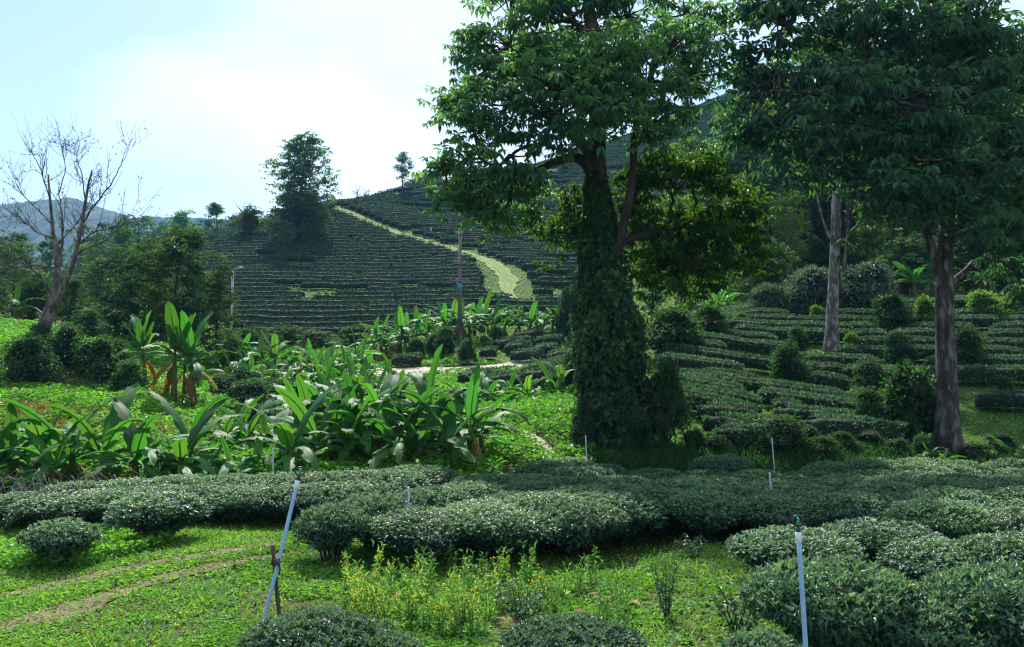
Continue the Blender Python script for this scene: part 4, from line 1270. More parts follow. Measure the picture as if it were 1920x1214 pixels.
lv_hill = np.arange(3.2, 72, 0.60)
runs = contour_runs(20, 1440, 520, 55, 222, lv_hill, hill_ok, 26)
scored = []
for li, r in runs:
    p = np.array(r)
    scored.append((math.hypot(p[-1, 0] - p[0, 0], p[-1, 1] - p[0, 1]) / p[:, 1].mean(), li, r))
scored.sort(key=lambda t: -t[0])
rest = MB()
n_hill = 0
for k, (scr, li, r) in enumerate(scored):
    p = finish_run(r, 0.6)
    L_ = math.hypot(p[-1, 0] - p[0, 0], p[-1, 1] - p[0, 1])
    if L_ < 1.0:
        continue
    dm = p[:, 1].mean()
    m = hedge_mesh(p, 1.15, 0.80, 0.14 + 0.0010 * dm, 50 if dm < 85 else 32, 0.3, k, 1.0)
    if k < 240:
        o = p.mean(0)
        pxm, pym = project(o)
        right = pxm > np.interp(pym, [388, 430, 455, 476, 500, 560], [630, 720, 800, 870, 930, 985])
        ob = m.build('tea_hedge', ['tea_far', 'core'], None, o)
        if right:
            tag(ob, 'distant clipped tea hedge on the hillside above and right of the grass track', 'tea hedge', 'hill tea rows right of the track')
        elif pym > 560:
            tag(ob, 'clipped tea hedge on the lowest part of the terraced hillside left of the track', 'tea hedge', 'lower hill tea rows left of the track')
        elif pxm < 330:
            tag(ob, 'tea hedge on the far left end of the terraced spur behind the wild trees', 'tea hedge', 'tea rows on the left spur')
        else:
            tag(ob, 'clipped tea hedge on the upper hillside left of the grass track', 'tea hedge', 'upper hill tea rows left of the track')
        n_hill += 1
    else:
        rest.add(np.concatenate(m.V), np.concatenate(m.Fc), np.concatenate(m.T), False, 0)
        rest.I[-1][:] = np.concatenate(m.I)
if rest.n:
    ob = rest.build('small_tea_hedges', ['tea_far', 'core'], None, None, stuff=True)
    tag(ob, 'short broken pieces of tea hedge scattered over the distant hillside', 'tea hedge')
print('hill hedges', len(scored), n_hill)

# right slope
SKIP = [G(px, py, 20, 60) for px, py in [(1478, 722), (1706, 828), (1632, 822), (1632, 738), (1775, 845), (1560, 660), (1688, 698), (1672, 625), (1497, 668), (1250, 842), (1470, 852)]]


def slope_ok(px, x, y, lv, li):
    for s in SKIP:
        if math.hypot(x - s[0], y - s[1]) < 0.75:
            return False
    _, py = project((x, y, lv))
    if py > 846 - max(0, px - 1300) * 0.02:
        return False
    if px > 1790 and py > 735:
        return False
    if abs(px - (1420 + 18 * math.sin(li * 2.1))) < 11 and py > 690 and li % 3:
        return False
    if px < 1235 + (py < 700) * 20:
        return False
    return vnoise(x / 1.5 + li * 5.31, np.float64(li * 2.7), 41) < 0.82


lv_s = np.concatenate([np.arange(-0.7, 1.0, 0.25), np.arange(1.0, 5.4, 0.37)])
runs = contour_runs(1180, 2150, 360, 20.6, 46, lv_s, slope_ok, 9, lambda X, Y: 0.16 * np.clip(X - 10.5, -9, 0) + 0.02 * np.clip(X - 10.5, 0, 20))
runs = [(li, r) for li, r in runs if math.hypot(r[-1][0] - r[0][0], r[-1][1] - r[0][1]) > 0.7]
byrow = {}
for li, r in runs:
    byrow.setdefault(li, []).append(r)
ordn = ['first', 'second', 'third', 'fourth', 'fifth', 'sixth', 'seventh', 'eighth', 'ninth', 'tenth', 'eleventh', 'twelfth', 'thirteenth', 'fourteenth', 'fifteenth', 'sixteenth', 'seventeenth', 'eighteenth', 'nineteenth', 'twentieth', 'twenty-first', 'twenty-second', 'twenty-third', 'twenty-fourth', 'twenty-fifth', 'twenty-sixth', 'twenty-seventh', 'twenty-eighth']
for rank, li in enumerate(sorted(byrow)):
    rr = sorted(byrow[li], key=lambda r: r[0][0])
    for j, r in enumerate(rr):
        p = finish_run(r, 0.25)
        dm = p[:, 1].mean()
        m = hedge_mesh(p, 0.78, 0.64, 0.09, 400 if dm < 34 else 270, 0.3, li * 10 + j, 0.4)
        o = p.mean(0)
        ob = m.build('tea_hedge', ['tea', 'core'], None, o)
        pos = 'only piece' if len(rr) == 1 else ('leftmost piece' if j == 0 else 'rightmost piece' if j == len(rr) - 1 else ordn[j] + ' piece from the left')
        tag(ob, 'tea hedge on the shaded right slope, %s row up, %s' % (ordn[rank], pos), 'tea hedge', 'tea rows on the right slope')
print('slope hedges', len(runs))

# short rows under the dirt road and on the bank above it
def short_rows(rows, label, group, w=1.1, h=0.75, per=240, leaf=0.12, dmin=27):
    for k, ((xa, ya), (xb, yb)) in enumerate(rows):
        a, b = G(xa, ya, dmin, 62), G(xb, yb, dmin, 62)
        t = np.linspace(0, 1, max(6, int(np.linalg.norm(b - a) / 0.35)))[:, None]
        p = a * (1 - t) + b * t
        p[:, 2] = TZ(p[:, 0], p[:, 1]) - 0.04
        m = hedge_mesh(p, w, h, leaf, per, 0.3, 300 + k + int(xa), 0.4)
        tag(m.build('tea_hedge', ['tea', 'core'], None, p.mean(0)), label % ordn[k], 'tea hedge', group)


short_rows([((1015, 706), (1085, 690)), ((985, 718), (1100, 704)), ((968, 730), (1110, 718)), ((1000, 742), (1115, 730)), ((860, 726), (960, 722)), ((900, 738), (985, 734))],
           'short tea row below the dirt road left of the vine, %s from the top', 'tea rows under the dirt road')
short_rows([((900, 676), (930, 674)), ((950, 668), (985, 664)), ((1000, 672), (1040, 668)), ((930, 658), (990, 654)), ((1000, 655), (1050, 650)), ((960, 646), (1060, 640)), ((735, 690), (790, 688)), ((960, 682), (1010, 680)), ((1030, 684), (1070, 680))],
           'small tea hedge piece on the bank above the dirt road, number %s along it', 'tea on the road bank')


short_rows([((1310, 792), (1425, 806)), ((1450, 800), (1600, 816)), ((1320, 815), (1480, 830)), ((1500, 826), (1690, 838)), ((1340, 838), (1450, 846)), ((1830, 770), (1960, 775))],
           'low tea row in the dip just behind the shaded tea field, %s in order', 'tea rows in the dip behind the field', 0.85, 0.62, 380, 0.095, 19.5)


# ------------------------------------------------------------------ tea bushes in the foreground
def tea_proto(w, h, n, seed, L=0.075, lo=0.30, hi=True, flat=0.55):
    root = empty('tea_bush')
    rs = np.random.default_rng(seed)
    m, st, co = MB(), MB(), MB()
    an = rng.random(n) * 6.283
    # profile: flat top, rounded shoulder, sloping skirt
    s = rng.random(n)
    top = s < 0.62
    q = np.sqrt(rng.random(n))
    rim = 1 + 0.22 * (vnoise(np.cos(an) * 1.5 + seed, np.sin(an) * 1.5 + seed * 2, 13) - 0.5)
    r_t = q * rim
    z_t = h * (1 - 0.28 * r_t ** 3.2)
    v = rng.random(n) ** 1.25
    r_s = (1.0 - 0.62 * v ** 1.25) * rim
    z_s = h * (0.80 - (0.80 - lo) * v)
    r = np.where(top, r_t, r_s) * w / 2
    z = np.where(top, z_t, z_s)
    bump = ((vnoise(r * np.cos(an) * 4.5 + seed, r * np.sin(an) * 4.5, 14) - 0.5) * 0.15 + (vnoise(r * np.cos(an) * 11 + seed, r * np.sin(an) * 11, 15) - 0.5) * 0.10) * h
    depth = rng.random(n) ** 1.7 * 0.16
    z = z + np.where(top, bump - depth, 0)
    r = r - np.where(top, 0, depth * 0.9)
    P = np.stack([r * np.cos(an), r * np.sin(an), z], -1)
    hole = vnoise(P[:, 0] * 8 + seed * 3 + P[:, 2] * 6, P[:, 1] * 8 + P[:, 2] * 5, 16) < 0.30
    P[hole & top, 2] -= 0.05 + 0.05 * rng.random(n)[hole & top]
    P[hole & ~top, :2] *= 0.88
    o = np.stack([np.cos(an), np.sin(an), np.zeros(n)], -1)
    o = np.where(top[:, None], o * 0.35 * (r / (w / 2))[:, None] + np.array([0, 0, 1.0]), o + np.array([0, 0, 0.25]))
    D = unit(o) * 0.55 + rand_dirs(n) * 0.9 + np.array([0, 0, 0.15])
    N = o + np.array([0, 0, 0.5]) + rng.normal(size=(n, 3)) * 0.4
    LL = L * (0.6 + 0.65 * rng.random(n))
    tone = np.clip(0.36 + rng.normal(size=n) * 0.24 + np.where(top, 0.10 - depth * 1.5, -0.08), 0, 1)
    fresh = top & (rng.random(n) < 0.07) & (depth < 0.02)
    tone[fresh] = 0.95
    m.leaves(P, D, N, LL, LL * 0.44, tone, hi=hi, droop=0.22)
    ns_ = n // 30
    a3 = rng.random(ns_) * 6.283; r3 = np.sqrt(rng.random(ns_)) * w * 0.5
    z3 = h * (1 - 0.28 * (r3 / (w / 2)) ** 3.2) + (rng.random(ns_) - 0.3) * 0.06
    c3 = np.stack([r3 * np.cos(a3), r3 * np.sin(a3), z3], -1)
    for q in range(4):
        aa = q * 1.57 + rng.random(ns_) * 1.2
        DD = np.stack([np.cos(aa), np.sin(aa), 0.9 + rng.random(ns_)], -1)
        m.leaves(c3, DD, np.stack([-np.cos(aa), -np.sin(aa), np.full(ns_, 0.8)], -1), L * (0.7 + 0.5 * rng.random(ns_)), L * 0.33, np.clip(0.55 + 0.3 * rng.random(ns_), 0, 1), hi=hi)
    # inner leaves, toned darker to stand for shade within the bush
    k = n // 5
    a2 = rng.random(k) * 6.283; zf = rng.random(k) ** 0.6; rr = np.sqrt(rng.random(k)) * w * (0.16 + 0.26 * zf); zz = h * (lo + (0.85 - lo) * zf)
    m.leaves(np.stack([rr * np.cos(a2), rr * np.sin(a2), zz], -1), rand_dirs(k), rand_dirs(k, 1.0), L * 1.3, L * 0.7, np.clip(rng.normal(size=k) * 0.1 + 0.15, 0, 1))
    ns = 15
    for i in range(ns):
        a = i / ns * 6.28 + rs.random() * 0.5
        e = w * 0.5 * (0.35 + 0.55 * rs.random())
        zt = h * (0.62 + 0.25 * rs.random())
        b = np.array([math.cos(a), math.sin(a), 0])
        pth = smooth_path([b * 0.05 + np.array([0, 0, -0.08]), b * e * 0.4 + np.array([0, 0, zt * 0.4]), b * e + np.array([0, 0, zt])], 7, 0.01)
        st.tube(pth, np.linspace(0.017, 0.006, len(pth)), 5)
        for _ in range(2):
            q0 = pth[4]; q1 = q0 + unit(b + rs.normal(size=3) * 0.7 + np.array([0, 0, .7])) * h * 0.35
            st.tube([q0, (q0 + q1) / 2 + rs.normal(size=3) * 0.02, q1], [0.008, 0.006, 0.003], 4, cap=False)
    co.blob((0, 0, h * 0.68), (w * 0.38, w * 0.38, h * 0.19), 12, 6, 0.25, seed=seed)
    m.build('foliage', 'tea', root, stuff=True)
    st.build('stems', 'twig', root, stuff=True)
    co.build('shade_core', 'core', root)  # dark blob that stands in for the bush's shaded inside
    return Proto(root)


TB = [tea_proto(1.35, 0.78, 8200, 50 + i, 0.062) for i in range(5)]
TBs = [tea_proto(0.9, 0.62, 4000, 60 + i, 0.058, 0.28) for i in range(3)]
TBn = [tea_proto(1.9, 0.85, 9200, 70 + i, 0.088) for i in range(3)]
def sapling_proto(seed):
    root = empty('tea_sapling')
    rs = np.random.default_rng(seed)
    st, lf = MB(), MB()
    for i in range(8):
        a = i * 0.8 + rs.random(); h_ = 0.36 + 0.26 * rs.random(); sp = 0.08 + 0.16 * rs.random()
        b = np.array([math.cos(a), math.sin(a), 0])
        pa = smooth_path([b * 0.01, b * sp * 0.6 + np.array([0, 0, h_ * 0.5]), b * sp + np.array([0, 0, h_])], 9, 0.006)
        st.tube(pa, np.linspace(0.008, 0.003, len(pa)), 5)
        n_ = 30
        k_ = rs.integers(2, len(pa), n_)
        lf.leaves(pa[k_] + rs.normal(size=(n_, 3)) * 0.02, rand_dirs(n_, 0.5), rand_dirs(n_, 1.0), 0.05 + 0.04 * rs.random(n_), 0.026, np.clip(0.35 + 0.2 * rs.normal(size=n_), 0, 1), hi=True)
    st.build('stems', 'twig', root, stuff=True); lf.build('foliage', 'tea', root, stuff=True)
    return Proto(root)


sap_p = [sapling_proto(80 + i) for i in range(2)]


def put_tea(px, py, wpx, hpx, protos, w0, h0, label, group=None):
    p = G(px, py, 5, 22)
    s = px2m(wpx, p[1]) / w0; sz = px2m(hpx, p[1]) / h0
    return protos[rng.integers(len(protos))].place(p - np.array([0, 0, 0.03]), rng.random() * 6.28, (s, s, sz), label, 'tea bush', group)


B, S_, N_ = (TB, 1.35, 0.78), (TBs, 0.9, 0.62), (TBn, 1.9, 0.85)
for px, py, wp, hp, pr, lab in [
        (112, 1062, 138, 82, S_, 'small lone tea bush in bright weeds at the left edge'),
        (296, 1018, 178, 88, S_, 'round tea bush in front of the left hedge, above the wheel tracks'),
        (165, 996, 200, 72, B, 'wide tea bush left of the round one, in the left front row'),
        (30, 990, 150, 62, B, 'tea bush cut by the left edge, in the left front row'),
        (622, 1056, 140, 104, S_, 'rounded tea bush with bare stem nearest the leaning pipe'),
        (700, 1032, 150, 100, S_, 'tea bush just right of the rounded one, leaning to the flowers'),
        (770, 944, 130, 66, S_, 'tea bush at the right end of the left hedge by the banana clump'),
        (815, 938, 100, 60, S_, 'small tea bush at the tip of the left hedge under banana leaves'),
        (778, 950, 44, 34, S_, 'tiny tea bush in the gap between the two tea fields'),
        (1490, 1108, 250, 108, B, 'broad tea bush left of and behind the near sprinkler pipe'),
        (1570, 1255, 340, 182, N_, 'largest near tea bush beside the sprinkler pipe at bottom right'),
        (1915, 1272, 350, 188, N_, 'near tea bush cut by the bottom right corner'),
        (1745, 1270, 300, 152, N_, 'near tea bush between the largest one and the corner bush'),
        (1775, 1122, 240, 100, B, 'wide tea bush behind the bottom right corner bush'),
        (1925, 1140, 260, 126, B, 'tea bush cut by the right edge above the corner bush'),
        (1650, 1078, 230, 96, B, 'tea bush right of the sprinkler head, second row'),
        (590, 1285, 270, 120, N_, 'tea bush top at the bottom edge under the leaning pipe'),
        (720, 1300, 150, 105, S_, 'low tea bush top at the bottom edge left of the flowers'),
        (1075, 1290, 260, 118, N_, 'tea bush top at the bottom edge under the flowers'),
        (1430, 1300, 150, 110, S_, 'tea bush top at the bottom edge left of the sprinkler pipe')]:
    put_tea(px, py, wp, hp, *pr, lab)
for px, py, wp, hp, lab in [(1250, 1163, 60, 118, 'slim young tea sapling alone on the grass'), (1385, 1200, 118, 108, 'open young tea shrub left of the near sprinkler pipe'),
                            (975, 1180, 95, 88, 'thin dark tea sapling among the flowering weeds'), (1300, 1050, 60, 50, 'small tea sapling by the edge of the tea field'),
                            (215, 1106, 16, 26, 'tiny dark weed between the wheel tracks')]:
    p = G(px, py, 5, 22)
    s = px2m(wp, p[1]) / 0.5; sz = px2m(hp, p[1]) / 0.62
    sap_p[rng.integers(2)].place(p, rng.random() * 6, (s, s, sz), lab, 'tea bush')
# left hedge of merged bushes
lefts = []
for qi, (px, py) in enumerate( [(110, 1000), (205, 994), (300, 986), (385, 984), (455, 984), (530, 984), (605, 980), (672, 974), (150, 978), (245, 972), (340, 966), (430, 964), (515, 962), (595, 960), (670, 957), (725, 956)]):
    lefts.append(put_tea(px, py, 165, 70, *B, 'tea bush merged in the %s of the low left hedge, %s from the left' % ('front' if qi < 8 else 'back', ordn[qi % 8]), 'left tea hedge bushes'))
# the tea field
FIELD = [G(px, py, 5, 24)[:2] for px, py in [(740, 1052), (790, 985), (835, 958), (960, 932), (1060, 912), (1400, 908)]] + [np.array(q) for q in [(9.5, 18.6), (14, 18.6), (14, 9.5)]] + \
        [G(px, py, 5, 24)[:2] for px, py in [(1900, 1075), (1700, 1050), (1480, 1035), (1370, 1020), (1250, 1045), (1080, 1048), (880, 1066)]]
FRONT = [np.array(q[:2]) for q in (G(880, 1066), G(1080, 1048), G(1250, 1045), G(1370, 1020))]
k = 0
for r_i, y in enumerate(np.arange(8.4, 18.9, 0.90)):
    for x in np.arange(-3, 14, 0.98):
        xx = x + (r_i % 2) * 0.49 + rng.normal() * 0.12; yy = y + 0.25 * math.sin(x * 0.7) + rng.normal() * 0.12 - 0.03 * x
        if not in_poly(np.array([xx]), np.array([yy]), FIELD)[0]:
            continue
        if rng.random() < 0.035:
            continue
        s = 0.84 + 0.22 * rng.random()
        px_, py_ = project((xx, yy, 0.4))
        near_edge = dist_line(np.array([xx]), np.array([yy]), FRONT)[0] < 0.7
        if px_ > 2050:
            continue
        lab, grp = ('tea bush in the close-packed field in the shade of the big trees', 'shaded tea field bushes') if yy > 12.5 else ('tea bush in the near sunlit part of the close-packed field', 'near tea field bushes')
        if near_edge:
            lab, grp = 'tea bush with dark stems showing along the front edge of the field', 'front edge tea bushes'
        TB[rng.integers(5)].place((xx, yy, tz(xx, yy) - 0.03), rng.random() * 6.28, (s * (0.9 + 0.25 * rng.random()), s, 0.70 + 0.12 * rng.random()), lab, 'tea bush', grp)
        k += 1
print('field bushes', k)


# ------------------------------------------------------------------ banana plants
def banana_leaf_mesh(name, L, W, arch, fold, torn, mat, seed, stalk=0.16):
    """blade along +X from a short stalk, arching over; a mesh shared by many leaves"""
    rs = np.random.default_rng(seed)
    m = MB()
    ns = 13
    t = np.linspace(0, 1, ns)
    ang = arch[0] + (arch[1] - arch[0]) * t ** 1.2
    dx = np.cos(ang) * L / (ns - 1); dz = np.sin(ang) * L / (ns - 1)
    X = np.concatenate([[0], np.cumsum(dx[:-1])]); Z = np.concatenate([[0], np.cumsum(dz[:-1])])
    u = np.clip((t - stalk) / (1 - stalk), 0, 1)
    w = W * 0.5 * np.where(t < stalk, 0.05, np.clip(np.sin(math.pi * (0.08 + 0.90 * u)) ** 0.45, 0, 1)) * (1 - 0.15 * u)
    w[-1] = 0.004
    nx, nz_ = -np.sin(ang), np.cos(ang)
    base_t = 0.3 + 0.4 * rs.random()
    for side in (-1, 1):
        jag = 1 - torn * rs.random(ns) * (t > stalk)
        sag = fold + 0.10 * rs.normal(size=ns) * (t > stalk) + torn * 0.35 * rs.random(ns)
        c = np.stack([X, np.zeros(ns), Z], -1)
        mid = np.stack([X + nx * w * 0.06, side * w * 0.55 * jag, Z + nz_ * w * 0.10], -1)
        e = np.stack([X + nx * (-w * sag) * 0.8 + 0.04 * L * u, side * w * jag, Z + nz_ * (-w * sag)], -1)
        V = np.stack([c, mid, e], 1).reshape(-1, 3)
        Fa = []
        for i in range(ns - 1):
            for j in range(2):
                a, b, cc, d = i * 3 + j, i * 3 + j + 1, i * 3 + j + 4, i * 3 + j + 3
                if torn > 0.25 and j == 1 and rs.random() < 0.3 and i > 2:
                    Fa += [[a, b, d]]
                    continue
                Fa += [[a, b, cc], [a, cc, d]] if side > 0 else [[a, cc, b], [a, d, cc]]
        m.add(V, Fa, np.clip(base_t + 0.04 * side + np.linspace(0.05, -0.08, len(Fa)), 0, 1), True)
    pa = np.stack([X, np.zeros(ns), Z - 0.008], -1)
    m.tube(pa[:-1], np.linspace(0.022, 0.006, ns - 1) * L / 1.5, 4, tone=0.95)
    o = m.build(name, mat)
    me = o.data
    bpy.data.objects.remove(o)
    return me


LF_UP = [banana_leaf_mesh('leaf', 1.5, 0.36, (0.0, -0.5), -0.15, 0.12, 'banana', 1), banana_leaf_mesh('leaf', 1.35, 0.32, (0.0, -0.2), 0.0, 0.04, 'banana', 2), banana_leaf_mesh('leaf', 1.6, 0.42, (0.0, -0.9), 0.1, 0.2, 'banana', 3)]
LF_AR = [banana_leaf_mesh('leaf', 1.7, 0.44, (0.1, -1.7), 0.3, 0.32, 'banana', 4), banana_leaf_mesh('leaf', 1.6, 0.42, (0.0, -1.2), 0.2, 0.3, 'banana', 5), banana_leaf_mesh('leaf', 1.8, 0.46, (0.1, -1.8), 0.3, 0.35, 'banana', 6), banana_leaf_mesh('leaf', 1.5, 0.40, (0.0, -1.3), 0.2, 0.28, 'banana', 7)]
LF_DRY = [banana_leaf_mesh('dry_leaf', 1.3, 0.26, (-0.2, -1.9), 0.7, 0.45, 'banana_dry', 8), banana_leaf_mesh('dry_leaf', 1.5, 0.30, (0.0, -1.7), 0.6, 0.4, 'banana_dry', 9)]


def banana_proto(stem_h, seed, n_up=2, n_ar=6, n_dry=1, ls=1.0):
    rs = np.random.default_rng(seed)
    root = empty('banana_plant')
    m = MB()
    lean = rs.normal(size=2) * 0.05 * stem_h
    top = np.array([lean[0], lean[1], stem_h])
    pa = smooth_path([(0, 0, -0.15), (lean[0] * 0.3, lean[1] * 0.3, stem_h * 0.5), top], 10)
    m.tube(pa, np.linspace(0.11, 0.05, len(pa)), 9, rough=0.12)
    m.build('pseudostem', 'pstem', root)
    tot = n_up + n_ar + n_dry
    for i in range(tot):
        if i < n_up:
            me = LF_UP[rs.integers(len(LF_UP))]; el = R(62 + 24 * rs.random()); nm = 'leaf'; s = ls * (0.85 + 0.3 * rs.random()); z = 0.0
        elif i < n_up + n_ar:
            me = LF_AR[rs.integers(len(LF_AR))]; el = R(62 - 58 * (i - n_up) / max(1, n_ar - 1) + 8 * rs.normal()); nm = 'leaf'; s = ls * (0.8 + 0.35 * rs.random()); z = -0.12 * stem_h * (i - n_up) / n_ar
        else:
            me = LF_DRY[rs.integers(len(LF_DRY))]; el = R(-15 - 25 * rs.random()); nm = 'dry_leaf'; s = ls * (0.7 + 0.3 * rs.random()); z = -0.15 * stem_h
        o = bpy.data.objects.new(nm, me)
        col.objects.link(o); o.parent = root
        az = i * 2.4 + rs.normal() * 0.4
        o.matrix_local = Matrix.Translation(Vector(top) + Vector((0, 0, z - 0.03))) @ Matrix.Rotation(az, 4, 'Z') @ Matrix.Rotation(-el, 4, 'Y') @ Matrix.Rotation(rs.normal() * 0.25, 4, 'X') @ Matrix.Diagonal((s, s, s, 1))
    return Proto(root)


BT = [banana_proto(0.95, 1, 1, 7, 1), banana_proto(0.8, 2, 2, 6, 1), banana_proto(0.7, 3, 1, 8, 0), banana_proto(0.35, 4, 2, 6, 1, 0.8), banana_proto(0.25, 5, 1, 6, 0, 0.75), banana_proto(0.6, 6, 1, 7, 2, 0.95)]
BTALL = [banana_proto(1.6, 7, 5, 5, 2, 1.05), banana_proto(1.3, 8, 4, 5, 1, 1.05)]


def bananas(spots, label, group, kinds, smin=0.9, smax=1.15):
    order = sorted(range(len(spots)), key=lambda i: spots[i][0])
    for qi, q in enumerate(spots):
        px, d, *more = q
        p = GD(px, d)
        s = (smin + (smax - smin) * rng.random()) * (more[0] if more else 1.0)
        pr = kinds[rng.integers(len(kinds))]
        lab = more[1] if len(more) > 1 else (label + ', %s from the left' % ordn[order.index(qi)] if len(spots) <= 12 else label)
        pr.place(p, rng.random() * 6.28, s, lab, 'banana plant', group, tilt=(rng.normal() * 0.06, rng.normal() * 0.06))


bananas([(600, 17.6), (650, 17.2), (690, 17.8), (740, 17.2), (790, 17.5), (840, 17.2), (880, 17.8), (640, 19.5), (700, 20.0), (760, 19.6), (830, 19.8), (660, 22), (730, 22.5), (600, 21), (690, 25, 1.1), (740, 26, 1.1), (575, 18.5), (620, 18.4), (665, 18.6), (715, 18.6), (770, 18.4), (810, 18.8), (860, 18.5), (905, 18.6, .85), (585, 20), (670, 20.6), (735, 21), (655, 23.5)],
        'banana plant in the big sunlit clump in the middle of the photo', 'central banana clump', BT[:3] + BT[5:], 0.76, 1.02)
bananas([(30, 16.2, 0.9), (70, 16.6), (105, 15.8, 0.85), (150, 16.4), (0, 15.8)], 'banana plant in the left edge clump with yellowing leaves', 'left edge banana clump', BT[2:3] + BT[5:], 0.82, 0.98)
bananas([(205, 16.2), (260, 15.9), (300, 16.5), (345, 16.0), (400, 16.4), (440, 16.0), (480, 16.6), (510, 16.2), (550, 16.4), (235, 17), (370, 17)],
        'low banana plant in the row behind the left hedge', 'low banana row on the left', BT[3:5] + BT[3:5] + BT[5:], 0.75, 1.0)
bananas([(440, 20.5, .9), (470, 21.0), (500, 21.5, .9), (455, 22.5), (425, 21.5, .8)], 'young banana plant beside the stream', 'banana plants by the stream', BT[3:5], 0.8, 1.0)
bananas([(328, 28.2, 0.95, 'tallest banana plant, standing alone on the bright left bank'), (368, 28.4, 0.9, 'tall banana plant right beside the tallest one on the left bank'), (275, 29.5, 0.9, 'tall thin banana plant at the left of the bank trio'), (348, 29.0, 0.7, 'shorter banana plant between the tall ones on the bank')],
        '', 'tall bananas on the left bank', BTALL)
bananas([(455, 36), (480, 38), (500, 35), (530, 39), (560, 37), (590, 40), (620, 38), (650, 40), (470, 41), (545, 42), (600, 36), (680, 41), (640, 36), (575, 34), (520, 33), (440, 38), (465, 36.5), (490, 41), (515, 42), (555, 40), (585, 42.5), (610, 41), (635, 42), (665, 43), (445, 41), (620, 34.5), (660, 37), (690, 39), (540, 35.5), (495, 37)],
        'banana plant in the grove at the foot of the terraced hill', 'banana grove at the hill foot', BT[:3], 0.8, 1.1)
bananas([(700, 48), (725, 49), (750, 49.5), (775, 50), (800, 51), (820, 52), (840, 52.5), (780, 53), (810, 54), (850, 54), (880, 53.5), (905, 53), (925, 52.5), (890, 55), (870, 51.5), (745, 51.5), (715, 51), (760, 53.5), (830, 55.5), (945, 53)],
        'banana plant in the sunlit grove above the dirt road by the pole', 'banana grove above the road', BT[:3], 1.0, 1.3)
bananas([(975, 55), (995, 54), (1015, 55), (1035, 54.5), (1055, 54), (1070, 55.5), (1010, 57)], 'banana plant in the small group left of the vine', 'bananas left of the vine', BT[:3], 1.0, 1.25)
bananas([(890, 30.5), (915, 30), (940, 29.5), (965, 30), (990, 29.6), (1015, 29.8), (1040, 29.4), (1058, 30), (905, 32), (955, 32)], 'low banana plant in the row above the bright grass patch', 'low bananas above the grass patch', BT[3:5], 0.8, 1.05)
bananas([(1740, 20.6, .5), (1765, 20.2, .4), (1590, 20.5, .35), (1640, 20.5, .3)], 'small banana sucker at the back edge of the shaded tea field', 'suckers behind the tea field', BT[4:5], 0.9, 1.0)
bananas([(1905, 19.6, 0.75, 'banana plant cut by the right edge behind the tea field')], '', None, BT[3:4])
bananas([(1720, 47), (1750, 48), (1860, 47), (1900, 48), (1350, 46, .8), (1365, 47, .8), (1330, 48, .8)], 'shaded banana plant among trees behind the right slope', 'bananas behind the right slope', BT[:3], 1.0, 1.2)
bananas([(28, 48, 1.0, 'dark banana plant low at the left edge below the wild trees')], '', None, BT[:1])


# ------------------------------------------------------------------ ground cover (uncountable)
def scatter(n, d0, d1, pxa, pxb, power=1.0):
    """random ground positions between two distances inside the view wedge"""
    u = rng.random(n)
    d = (d0 ** power + u * (d1 ** power - d0 ** power)) ** (1 / power)
    px = pxa + rng.random(n) * (pxb - pxa)
    return (px - 960) / F_PX * d, d, px


def cover(name, label, cat, x, y, L, W, mat, up=0.5, lift=0.0, tone=None, hi=False):
    n = len(x)
    z = TZ(x, y) + lift
    a = rng.random(n) * 6.283
    D = np.stack([np.cos(a), np.sin(a), up * (0.4 + 1.2 * rng.random(n))], -1)
    N = np.stack([rng.normal(size=n) * 0.4, rng.normal(size=n) * 0.4, np.ones(n)], -1)
    m = MB()
    t = np.clip(rng.normal(size=n) * 0.2 + (0.45 if tone is None else tone), 0, 1)
    m.leaves(np.stack([x, y, z], -1), D, N, L, L * W, t, hi=hi, droop=0.15)
    o = m.build(name, mat, None, None, stuff=True)
    return tag(o, label, cat)


BARE = [G(px, py, 5, 14)[:2] for px, py in [(450, 1135), (545, 1148), (300, 1190), (1320, 1075), (1280, 1140), (1300, 1190), (1420, 1090), (370, 1095), (930, 1180)]]
x, y, px = scatter(270000, 5.6, 15.5, -60, 1980, 0.6)
den = np.full(len(x), 1.0)
dr = np.minimum(dist_line(x, y, RUT1), dist_line(x, y, RUT2))
den = np.where(dr < 0.13 + 0.12 * vnoise(x * 3, y * 3, 61), 0.16, den)
for b in BARE:
    rr = np.hypot(x - b[0], (y - b[1]) * 0.7)
    den = np.where(rr < 0.2 + 0.3 * vnoise(x * 4, y * 4, 62), 0.12, den)
den = np.where(vnoise(x * 2.2, y * 2.2, 63) > 0.82, den * 0.35, den)
infield = in_poly(x, y, FIELD) & (y > 10.3)
den = np.where(infield, 0.12, den)
kk = rng.random(len(x)) < den
x, y = x[kk], y[kk]
big = vnoise(x * 1.5, y * 1.5, 64)
L = (0.022 + 0.034 * rng.random(len(x))) * (0.6 + 0.9 * big)
cover('short_grass', 'bright short grass and clover covering the foreground clearing', 'grass', x, y, L, 0.6, 'grass', 0.55, rng.random(len(x)) * 0.025, 0.12 + 0.42 * vnoise(x * 0.8, y * 0.8, 65) + 0.3 * vnoise(x * 3.1, y * 3.1, 75))
